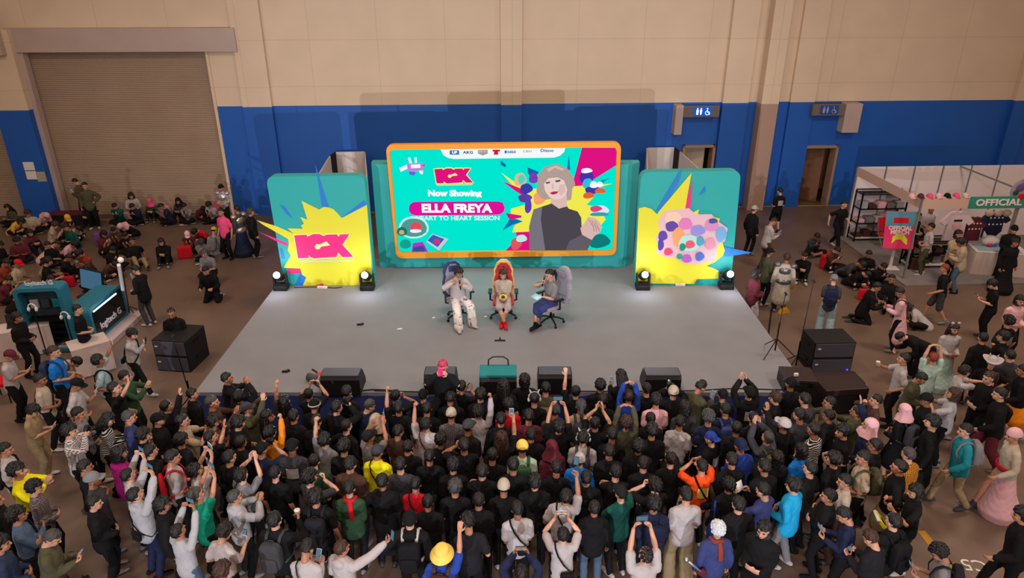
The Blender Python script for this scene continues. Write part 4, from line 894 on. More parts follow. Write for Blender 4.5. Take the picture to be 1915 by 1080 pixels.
def hat_mesh(kind):
    mb = MB()
    if kind in ('c', 'cb', 'cs'):
        def fn(x, y, z, p, t):
            if z < -.02: return V(x * .092, y * .108 - .012, .030 - .004)
            return V(x * .0895, y * .106 - .012, z * .100 + .034)
        v, f = shell(fn, 32, 20); mb.add(v, f)
        s = -1 if kind == 'cb' else 1
        pts = []
        for k in range(11):
            a = R(-66 + 132 * k / 10); pts.append((.088 * math.sin(a), s * (.100 * math.cos(a)) - .012))
        out = [(.080 * math.sin(R(-70 + 140 * k / 10)) , s * (.088 + .085 * math.cos(R(-70 + 140 * k / 10))) - .012) for k in range(11)]
        n = 11; v = []
        for (ix, iy), (ox, oy) in zip(pts, out):
            dz = -.25 * ox * ox / .08
            v += [(ix, iy, .040), (ox, oy, .030 + dz), (ix, iy, .034), (ox, oy, .024 + dz)]
        f = []
        for k in range(10):
            a = 4 * k; b = a + 4; f += [(a, a + 1, b + 1, b), (a + 2, b + 2, b + 3, a + 3), (a + 1, a + 3, b + 3, b + 1), (a, b, b + 2, a + 2)]
        f += [(0, 2, 3, 1), (40, 41, 43, 42)]
        mb.add(v, f); mb.ball((0, -.012, .134), (.010, .010, .006), 8)
    elif kind == 'bk':
        prof = [(.0, .122), (.05, .120), (.082, .108), (.092, .07), (.096, .035), (.104, .026), (.150, -.012), (.149, -.018), (.104, .015), (.08, .02)]
        n = 28; v = []; f = []
        for r_, z in prof:
            for j in range(n): a = 2 * math.pi * j / n; v.append((r_ * math.cos(a), r_ * 1.13 * math.sin(a) - .012, z + .015))
        for i in range(len(prof) - 1):
            for j in range(n): f.append((i * n + j, (i + 1) * n + j, (i + 1) * n + (j + 1) % n, i * n + (j + 1) % n))
        mb.add(v, f)
    elif kind == 'be':
        def fn(x, y, z, p, t):
            k = 1.0 if z > -.1 else 1.05
            return V(x * .090 * k, y * .107 * k - .013, max(z, -.12) * .112 + .030)
        v, f = shell(fn, 32, 20); mb.add(v, f)
    elif kind == 'h':
        def fn(x, y, z, p, t):
            if z > -.1: P = V(x * .092, y * .108 - .010, z * .112 + .022)
            else:
                q = -z; P = V(x / max(.2, math.sqrt(1 - z * z)) * (.092 + .075 * q * q), y / max(.2, math.sqrt(1 - z * z)) * (.104 + .05 * q * q) - .010, .012 - .22 * (q - .1))
                P.x += .008 * math.sin(7 * p); P.y += .006 * math.sin(5 * p + 1)
            if z < -.97: P = V(0, 0, -.18)
            fc = ss(.35, .62, y) * ss(.055, .03, P.z) * ss(-.105, -.075, P.z)
            return P.lerp(V(P.x * .6, P.y * .4, P.z), fc)
        v, f = shell(fn, 40, 30); mb.add(v, f)
    elif kind == 'bear':
        mb.tube([(-.084, -.01, .0), (-.078, -.01, .07), (-.04, -.01, .118), (0, -.01, .128), (.04, -.01, .118), (.078, -.01, .07), (.084, -.01, .0)], .008)
        for s in (-1, 1): mb.ball((s * .062, -.01, .135), (.034, .022, .034), 12)
    elif kind == 'cat':
        mb.tube([(-.095, -.01, -.01), (-.092, -.01, .07), (-.05, -.01, .120), (0, -.01, .135), (.05, -.01, .120), (.092, -.01, .07), (.095, -.01, -.01)], .010)
        for s in (-1, 1):
            mb.ball((s * .096, -.01, -.012), (.022, .034, .038), 12); mb.cyl((s * .055, -.01, .118), (s * .085, -.01, .185), .022, .003, 8)
    elif kind == 'cow':
        prof = [(.0, .118), (.05, .125), (.082, .105), (.092, .05), (.10, .03), (.15, .026), (.19, .045), (.188, .038), (.10, .02), (.08, .02)]
        n = 28; v = []; f = []
        for r_, z in prof:
            for j in range(n):
                a = 2 * math.pi * j / n; up_ = .05 * abs(math.cos(a)) ** 2 * (r_ > .12); v.append((r_ * .95 * math.cos(a), r_ * 1.1 * math.sin(a) - .012, z + .015 + up_))
        for i in range(len(prof) - 1):
            for j in range(n): f.append((i * n + j, (i + 1) * n + j, (i + 1) * n + (j + 1) % n, i * n + (j + 1) % n))
        mb.add(v, f)
        for s in (-1, 1): mb.cyl((s * .05, -.01, .12), (s * .075, -.01, .20), .025, .003, 8)
    elif kind == 'mask':
        def fn(x, y, z, p, t): return V(x * .058, .045 + max(-.2, y) * .055, z * .048 - .058)
        v, f = shell(fn, 24, 14); mb.add(v, f)
    elif kind == 'phones':
        mb.tube([(-.09, -.01, -.01), (-.088, -.01, .08), (-.045, -.01, .13), (.045, -.01, .13), (.088, -.01, .08), (.09, -.01, -.01)], .010)
        for s in (-1, 1): mb.ball((s * .092, -.008, -.012), (.018, .034, .038), 12)
    return mb
HM = {}
def hmesh(kind):
    if kind not in HM:
        mb = hair_mesh(kind) if kind in ('s', 'f', 'm', 'cf', 'b', 'l', 'p', 'z') else hat_mesh(kind)
        me = bpy.data.meshes.new('head_' + kind); me.from_pydata(mb.v, [], mb.f); me.update()
        me.polygons.foreach_set('use_smooth', [True] * len(me.polygons)); me.materials.append(None); HM[kind] = me
    return HM[kind]
def simple(key, fn):
    if key not in HM:
        mb = fn(); me = bpy.data.meshes.new(key); me.from_pydata(mb.v, [], mb.f); me.update()
        me.polygons.foreach_set('use_smooth', [True] * len(me.polygons)); me.materials.append(None); HM[key] = me
    return HM[key]
def nkw(me_): return me_
# ---------------- props ----------------
def m_bag_main():
    def fn(x, y, z, p, t):
        q = lambda c: math.copysign(abs(c) ** .45, c)
        return V(q(x) * .145, q(y) * .075 - .205, q(z) * .215 + .245)
    v, f = shell(fn, 28, 20); return MB().add(v, f)
def m_bag_pocket():
    def fn(x, y, z, p, t):
        q = lambda c: math.copysign(abs(c) ** .45, c)
        return V(q(x) * .115, q(y) * .035 - .285, q(z) * .115 + .15)
    v, f = shell(fn, 24, 16); return MB().add(v, f)
def m_strap(sg):
    def go():
        pts = [(sg * .085, -.15, .40), (sg * .095, -.09, .49), (sg * .10, .0, .515), (sg * .11, .09, .46), (sg * .125, .145, .34), (sg * .15, .13, .18), (sg * .175, .02, .10), (sg * .14, -.14, .08)]
        v, f = sweep(pts, [.024] * 8, [.008] * 8, (1, 0, 0), 8, caps=False); return MB().add(v, f)
    return go
def m_xstrap():
    pts = []
    # closed loop: left shoulder -> front -> right hip -> back
    path = [(-.115, 0, .515), (-.10, .095, .46), (-.03, .155, .32), (.08, .155, .14), (.165, .08, .0), (.185, -.02, -.03), (.12, -.135, .08), (.02, -.16, .22), (-.07, -.14, .38), (-.11, -.08, .48), (-.115, 0, .515)]
    v, f = sweep(path, [.020] * 11, [.007] * 11, (0, 1, 0), 8, caps=False); return MB().add(v, f)
def m_pouch():
    def fn(x, y, z, p, t):
        q = lambda c: math.copysign(abs(c) ** .5, c)
        return V(q(x) * .105 + .07, q(y) * .035 - .175, q(z) * .065 + .03)
    v, f = shell(fn, 24, 16); return MB().add(v, f)
def m_sack():
    def fn(x, y, z, p, t):
        q = lambda c: math.copysign(abs(c) ** .5, c)
        k = 1 - .35 * max(0, z); return V(q(x) * .14 * k, q(y) * .045 * k - .19, q(z) * .21 + .22)
    v, f = shell(fn, 28, 20); return MB().add(v, f)

m_phone = mat('phone_body', '#1c1c20', .3); m_pscreen = mat('phone_screen', '#6f9cb8', emit=.55); m_phoneback = mat('phone_case_pale', '#c9ccd2', .35)
PALETTE = {'k': '#111114', 'k2': '#1c1b21', 'n': '#1c2340', 'w': '#aea6a8', 'cr': '#b0a494', 'g': '#77757a', 'lg': '#a3a3a9', 'dg': '#3a3a40', 'r': '#c4162a', 'o': '#e98a18', 'or': '#f2501a', 'y': '#e6dc14', 'b': '#1b72c8', 'db': '#26419a', 'sb': '#1d9bd0', 'pb': '#93aab4', 't': '#0f8a70', 'dt': '#154f47', 'te': '#1c7a88', 'gr': '#2c4a34', 'ol': '#4c4a36', 'br': '#4a332a', 'be': '#a8967f', 'pk': '#d9a8b0', 'hp': '#e04a7c', 'mg': '#a01c74', 'pu': '#6a4a86', 'ma': '#5c2430', 'kh': '#8d7a5c', 'dn': '#4a5c74', 'dd': '#2a3450', 'mi': '#a9c4b8', 'go': '#e0a83c', 'si': '#c6cad2', 'rd': '#8a3a2a', 'bd': '#c8b0a0', 'pg': '#a8bfa2', 'nv': '#343c6e', 'ye': '#e6c860'}
CNAME = {'k': 'black', 'k2': 'black', 'n': 'dark navy', 'w': 'white', 'cr': 'cream', 'g': 'grey', 'lg': 'light grey', 'dg': 'dark grey', 'r': 'red', 'o': 'orange-yellow', 'or': 'bright orange', 'y': 'yellow', 'b': 'bright blue', 'db': 'royal blue', 'sb': 'sky blue', 'pb': 'pale blue', 't': 'green', 'dt': 'dark teal', 'te': 'teal', 'gr': 'dark green', 'ol': 'olive', 'br': 'brown', 'be': 'beige', 'pk': 'pink', 'hp': 'hot pink', 'mg': 'magenta', 'pu': 'purple', 'ma': 'maroon', 'kh': 'khaki', 'dn': 'denim', 'dd': 'dark denim', 'mi': 'mint green', 'go': 'orange', 'si': 'silver', 'rd': 'reddish brown', 'bd': 'blond', 'pg': 'pale green', 'nv': 'blue-violet', 'ye': 'yellow', 'ck': 'black and white checked', 'st': 'black and white striped', 'fl': 'orange plaid', 'pl': 'grey plaid', 'bp': 'white patterned', 'cm': 'camouflage'}
def cloth(c):
    nm = 'cloth_' + c
    if nm in MATS: return MATS[nm]
    if c in PALETTE: return mat(nm, PALETTE[c], .85, noise=.10, scale=5, bump=.35, bscale=16, spec=.2)
    base, two, sc_ = {'ck': ('#c9c5c5', '#26262a', 22), 'st': ('#141416', '#cfcac8', 16), 'fl': ('#b8791f', '#4a1c18', 20), 'pl': ('#6e6468', '#3a3438', 18), 'bp': ('#d6d2d0', '#6a6a70', 14), 'cm': ('#6e6450', '#2e2c22', 12)}[c]
    m = mat(nm, base, .85, bump=.35, bscale=16, spec=.2); nt = m.node_tree; b = nt.nodes['Principled BSDF']; tc = nt.nodes['Texture Coordinate']
    mx = nt.nodes.new('ShaderNodeMix'); mx.data_type = 'RGBA'; mx.inputs[6].default_value = lin(base) + (1,); mx.inputs[7].default_value = lin(two) + (1,)
    if c in ('ck', 'fl', 'pl', 'st'):
        w1 = nt.nodes.new('ShaderNodeTexWave'); w1.bands_direction = 'Z'; w1.inputs['Scale'].default_value = sc_ * .55; w1.inputs['Distortion'].default_value = .6
        nt.links.new(tc.outputs['Object'], w1.inputs[0]); fac = w1.outputs['Fac']
        if c != 'st':
            w2 = nt.nodes.new('ShaderNodeTexWave'); w2.bands_direction = 'X'; w2.inputs['Scale'].default_value = sc_ * .5; nt.links.new(tc.outputs['Object'], w2.inputs[0])
            a = nt.nodes.new('ShaderNodeMath'); a.operation = 'MULTIPLY'; nt.links.new(fac, a.inputs[0]); nt.links.new(w2.outputs['Fac'], a.inputs[1]); fac = a.outputs[0]
    else:
        n = nt.nodes.new('ShaderNodeTexNoise'); n.inputs['Scale'].default_value = sc_; nt.links.new(tc.outputs['Object'], n.inputs[0]); fac = n.outputs['Fac']
    g = nt.nodes.new('ShaderNodeMapRange'); th = {'bp': (.60, .64), 'cm': (.48, .52), 'st': (.62, .74)}.get(c, (.25, .45)); g.inputs[1].default_value = th[0]; g.inputs[2].default_value = th[1]
    nt.links.new(fac, g.inputs[0]); nt.links.new(g.outputs[0], mx.inputs[0]); nt.links.new(mx.outputs[2], b.inputs['Base Color'])
    return m
SKINS = [mat('skin_%d' % i, c, .5, spec=.35, noise=.04, scale=20) for i, c in enumerate(('#b98468', '#c4937a', '#a8735a', '#93624c', '#cf9f88', '#7d523f'))]
m_hair = {'k': mat('hair_k', '#141213', .45, noise=.3, scale=30, bump=.5, bscale=70), 'br': mat('hair_br', '#3a241b', .5, noise=.3, scale=30, bump=.5, bscale=70), 'g': mat('hair_g', '#3e3b3c', .5, noise=.35, scale=30, bump=.5, bscale=70), 'rd': mat('hair_rd', '#7a2f20', .5, noise=.2, scale=30, bump=.5, bscale=70), 'hp': mat('hair_hp', '#b8365a', .5, noise=.2, scale=30, bump=.5, bscale=70), 'si': mat('hair_si', '#ccd2da', .35, noise=.15, scale=30, bump=.6, bscale=70), 'cr': mat('hair_cr', '#cfae98', .5, noise=.2, scale=30, bump=.5, bscale=70)}
m_eye = mat('eye_dark', '#1a1210', .2); m_lip = mat('lips', '#9c4a45', .5); m_sole = mat('shoe_sole', '#d0c8c2', .7)
def ob(name, me, m, parent, M=None, label=None):
    o = bpy.data.objects.new(name, me); COL.objects.link(o)
    if parent is not None: o.parent = parent
    if M is not None: o.matrix_local = M
    o.material_slots[0].link = 'OBJECT'; o.material_slots[0].material = m
    if label: o['label'] = label
    return o
HATS = {'c': 'cap', 'cb': 'cap', 'bk': 'bucket_hat', 'be': 'beanie', 'h': 'headscarf', 'bear': 'ear_headband', 'cat': 'cat_ear_headphones', 'cow': 'cowboy_hat', 'phones': 'headphones'}
HTXT = {'c': 'cap', 'cb': 'backwards cap', 'bk': 'bucket hat', 'be': 'beanie', 'h': 'headscarf', 'bear': 'round-eared headband', 'cat': 'cat-ear headphones', 'cow': 'eared hat', 'phones': 'headphones'}
PEOPLE = []
def parse(line):
    a = line.split(); d = dict(x=float(a[0]), y=float(a[1]), f=float(a[2]), pose=a[3], top=('tee', 'k'), bot=('pants', 'k'), hair=('s', 'k'), hat=None, ex=[], z=0.0, sc=None, shoe=None, note=None)
    i = 0
    for t in a[4:]:
        if t.startswith('@'): d['z'] = float(t[1:]); continue
        if t.startswith('*'): d['sc'] = float(t[1:]); continue
        if t == 'm': d['mir'] = True; continue
        k, _, c = t.partition(':')
        if k in ('tee', 'long', 'hood', 'jack', 'coat'): d['top'] = (k, c)
        elif k in ('pants', 'shorts', 'skirt', 'wide', 'gown'): d['bot'] = (k, c)
        elif k in ('s', 'f', 'm_', 'cf', 'b', 'l', 'p', 'z', 'mm'): d['hair'] = ('m' if k in ('mm', 'm_') else k, c or 'k')
        elif k in HATS: d['hat'] = (k, c or 'k')
        elif k == 'shoe': d['shoe'] = c
        elif k == 'skin': d['skin'] = int(c)
        elif k == 'g': d['grp'] = c
        else: d['ex'].append((k, c or 'k'))
    return d
def person_protos(d):
    p = d['pose']; F = fig(p)
    queue('body_' + p, F.body_parts(), .0085, 3)
    g, vx = F.garment(d['top'][0]); queue('%s_%s' % (d['top'][0], p), g, vx, 4, .0035)
    g, vx = F.garment(d['bot'][0]); queue('%s_%s' % (d['bot'][0], p), g, vx, 4, .0035)
    for i in (0, 1): queue('shoe%d_%s' % (i, p), F.shoe(F.legs[i]), .010, 2)
TOPN = {'tee': 't_shirt', 'long': 'long_sleeve_shirt', 'hood': 'hoodie', 'jack': 'jacket', 'coat': 'long_coat'}
TOPT = {'tee': 'T-shirt', 'long': 'long-sleeved top', 'hood': 'hoodie', 'jack': 'jacket', 'coat': 'long coat'}
BOTN = {'pants': 'trousers', 'wide': 'wide_trousers', 'shorts': 'shorts', 'skirt': 'skirt', 'gown': 'long_skirt'}
m_lanyard = mat('yellow_lanyard', '#d8cc20', .6); m_print = mat('shirt_print', '#b8b4b4', .7)
def make_phone(kind):
    """shared meshes in prop frame, screen faces -Y"""
    if kind == 'phone': w_, h_ = .078, .160
    else: w_, h_ = .160, .078
    b = simple('phone_body_' + kind, lambda: MB().box((0, 0, 0), (w_, .010, h_), bev=.004))
    s = simple('phone_screen_' + kind, lambda: MB().box((0, -.006, 0), (w_ - .010, .002, h_ - .012)))
    c = simple('phone_cam_' + kind, lambda: MB().box((w_ * .25, .007, h_ * .25), (.025, .004, .025), bev=.001))
    return b, s, c
PROPLIST = []
def place_person(d, idx):
    p = d['pose']; F = fig(p); rng = random.Random(idx * 77 + int(d['x']))
    sc = d['sc'] or rng.uniform(.93, 1.01); wsc = sc * rng.uniform(.97, 1.06)
    mir = -1 if d.get('mir') else 1
    H = F.H.translation.copy(); H.z += .02
    hz = d['z'] + H.z * sc; hx, hy = unproject(d['x'], d['y'], hz)
    yaw = R(-d['f']); off = Matrix.Rotation(yaw, 3, 'Z') @ V(H.x * wsc * mir, H.y * wsc, 0)
    loc = V(hx - off.x, hy - off.y, d['z'])
    d['pl'] = (sc, wsc, mir, yaw); d['loc'] = loc; d['rng'] = rng
WALLG = .33
def relax(ppl):
    fix = lambda d: d['z'] > 0
    mob = [0 if fix(d) else (1.0 if d['top'][1] in ('k', 'dg', 'n') and d['pose'] in ('stand', 'rest', 'arms', 'hips', 'sitphone', 'bowsit', 'sit') else .12) for d in ppl]
    rad = [.30 if fig(d['pose']).kind == 'low' else (.245 if d['pose'] not in ('walk', 'walkphone', 'bend', 'forward') else .29) for d in ppl]
    for it in range(90):
        for i, a in enumerate(ppl):
            for j in range(i):
                b = ppl[j]; v_ = a['loc'] - b['loc']; v_.z = 0; L_ = v_.length; m_ = rad[i] + rad[j]
                if L_ < m_ and mob[i] + mob[j] > 0 and abs(a['z'] - b['z']) < .6:
                    u = v_ / L_ if L_ > 1e-3 else V(1, 0, 0); s_ = (m_ - L_) * .5 / (mob[i] + mob[j])
                    a['loc'] += u * s_ * mob[i]; b['loc'] -= u * s_ * mob[j]
        for d in ppl:
            if fix(d): continue
            l = d['loc']
            if -6.6 < l.x < 6.2 and 11.2 < l.y < 15:
                if l.y > 11.50 and l.y < 12.4: l.y = 11.50
                elif l.x < -6.0: l.x = -6.6
                elif l.x > 5.6 and l.x < 6.3: l.x = 6.3
            yw = WY + .05 * l.x - (.42 if fig(d['pose']).kind == 'low' else .36) - (.5 if (uS0 - 1.5) < l.x < uS0 + .1 else 0)
            if l.y > yw: l.y = yw
def build_person(d, idx):
    p = d['pose']; F = fig(p); sc, wsc, mir, yaw = d['pl']; loc = d['loc']; rng = d['rng']
    sk = SKINS[d['skin']] if 'skin' in d else SKINS[rng.choice((0, 0, 1, 1, 2, 2, 3, 4))]
    o = ob('person', PROTO['body_' + p], sk, None)
    o.location = loc; o.rotation_euler = (0, 0, yaw); o.scale = (wsc * mir, wsc, sc)
    o['category'] = 'person'
    d['obj'] = o
    tn, tc_ = d['top']; shirt = ob(TOPN[tn], PROTO['%s_%s' % (tn, p)], cloth(tc_), o)
    bn, bc = d['bot']; ob(BOTN[bn], PROTO['%s_%s' % (bn, p)], cloth(bc), o)
    shc = d['shoe'] or rng.choice(('k', 'dg', 'w', 'g'))
    for i in (0, 1): ob('shoe', PROTO['shoe%d_%s' % (i, p)], cloth(shc), o)
    MH = F.H.copy()
    hk, hc = d['hair']
    if hk != 'z' or True:
        if not (d['hat'] and d['hat'][0] == 'h'):
            if d['hat'] and d['hat'][0] in ('c', 'cb', 'be', 'bk', 'cow') and hk in ('s', 'm', 'cf'): hk = 'f'
            ob('hair', hmesh(hk), m_hair[hc], o, MH)
    if d['hat']: ob(HATS[d['hat'][0]], hmesh(d['hat'][0]), cloth(d['hat'][1]), o, MH)
    f = (d['f'] + 360) % 360
    if 40 <= f <= 320:
        for q in (-1, 1): ob('eye', simple('eye', lambda: MB().ball((0, 0, 0), (.013, .008, .009), 10)), m_eye, o, MH @ Matrix.Translation((q * .031, .0765, -.002)))
        for q in (-1, 1): ob('eyebrow', simple('eyebrow', lambda: MB().ball((0, 0, 0), (.019, .005, .0035), 8)), m_hair[hc if hc in m_hair else 'k'], o, MH @ Matrix.Translation((q * .032, .0835, .021)))
        ob('mouth', simple('mouth', lambda: MB().ball((0, 0, 0), (.020, .006, .0065), 10)), m_lip, o, MH @ Matrix.Translation((0, .0885, -.062)))
    M0 = Matrix.Translation(loc) @ Matrix.Rotation(yaw, 4, 'Z') @ Matrix.Diagonal((wsc * mir, wsc, sc, 1))
    for k, c in d['ex']:
        if k == 'mask': ob('face_mask', hmesh('mask'), cloth(c), o, MH)
        elif k == 'print': ob('shirt_print', simple('backprint', lambda: curved_print(-1)), cloth(c), shirt, F.C)
        elif k == 'lanyard':
            ly = ob('lanyard', simple('lanyard', lambda: MB().tube([(-.06, -.02, .50), (-.07, .06, .47), (-.03, .13, .34), (0, .14, .26), (.03, .13, .34), (.07, .06, .47), (.06, -.02, .50)], .008)), m_lanyard, o, F.C)
            ob('badge', simple('badge', lambda: MB().box((0, .145, .21), (.07, .008, .10))), m_paper, ly)
        elif k == 'scarf': ob('scarf', simple('scarf', lambda: scarf_m()), cloth(c), o, F.C)
        elif k == 'brim': ob('cap_band', simple('cap_band', lambda: MB().tube([(.094 * math.cos(t), .108 * math.sin(t) - .012, .03) for t in np.linspace(0, 2 * math.pi, 24)], .012)), cloth(c), o, MH)
        elif k == 'sash': ob('sash', simple('sash', lambda: MB().add(*sweep([(.19 * math.cos(t), .15 * math.sin(t), .08) for t in np.linspace(0, 2 * math.pi, 24)], [.015] * 24, [.045] * 24, (1, 0, 0), 8, caps=False))), cloth(c), o, F.C)
        elif k == 'armor':
            for q in (-1, 1): ob('shoulder_guard', simple('guard%d' % q, lambda q=q: MB().ball((q * .19, 0, .47), (.10, .10, .07), 14)), mat('armour_' + c, PALETTE[c], .3, metal=.7), o, F.C)
            ob('chest_plate', simple('chestplate', lambda: MB().ball((0, .02, .32), (.19, .16, .17), 16)), mat('armour_' + c, PALETTE[c], .3, metal=.7), o, F.C)
            ob('hip_guard', simple('hipguard', lambda: MB().ball((0, -.0, .0), (.20, .17, .13), 16)), mat('armour_' + c, PALETTE[c], .3, metal=.7), o, F.C)
        else: PROPLIST.append((k, c, M0 @ F.C, d, idx))
    for (k, pos, rot) in F.props:
        if ('no' + k, 'k') in d['ex'] or any(e[0] == 'nophone' for e in d['ex']): continue
        PROPLIST.append((k, None, M0 @ Matrix.Translation(pos) @ Matrix.Rotation(R(rot[2]), 4, 'Z') @ Matrix.Rotation(R(rot[0]), 4, 'X'), d, idx))
    PEOPLE.append(d)
def curved_print(s):
    v = []; f = []; n = 8
    for i in range(n + 1):
        a = R(-32 + 64 * i / n); x = .178 * math.sin(a); y = -.148 * math.cos(a) - .004
        for z in (.17, .36): v.append((x, y, z)); v.append((x, y + .006, z))
    for i in range(n):
        a = 4 * i; b = a + 4; f += [(a, b, b + 2, a + 2), (a + 1, a + 3, b + 3, b + 1)]
    return MB().add(v, f)
def scarf_m():
    mb = MB(); mb.add(*sweep([(0, .09, .44), (-.085, .03, .50), (-.06, -.075, .52), (.06, -.075, .52), (.085, .03, .50), (0, .09, .44)], [.032] * 6, [.03] * 6, (0, 0, 1), 10))
    mb.add(*sweep([(.02, -.10, .50), (.03, -.15, .38), (.04, -.16, .24)], [.035, .04, .04], [.015] * 3, (1, 0, 0), 8)); return mb

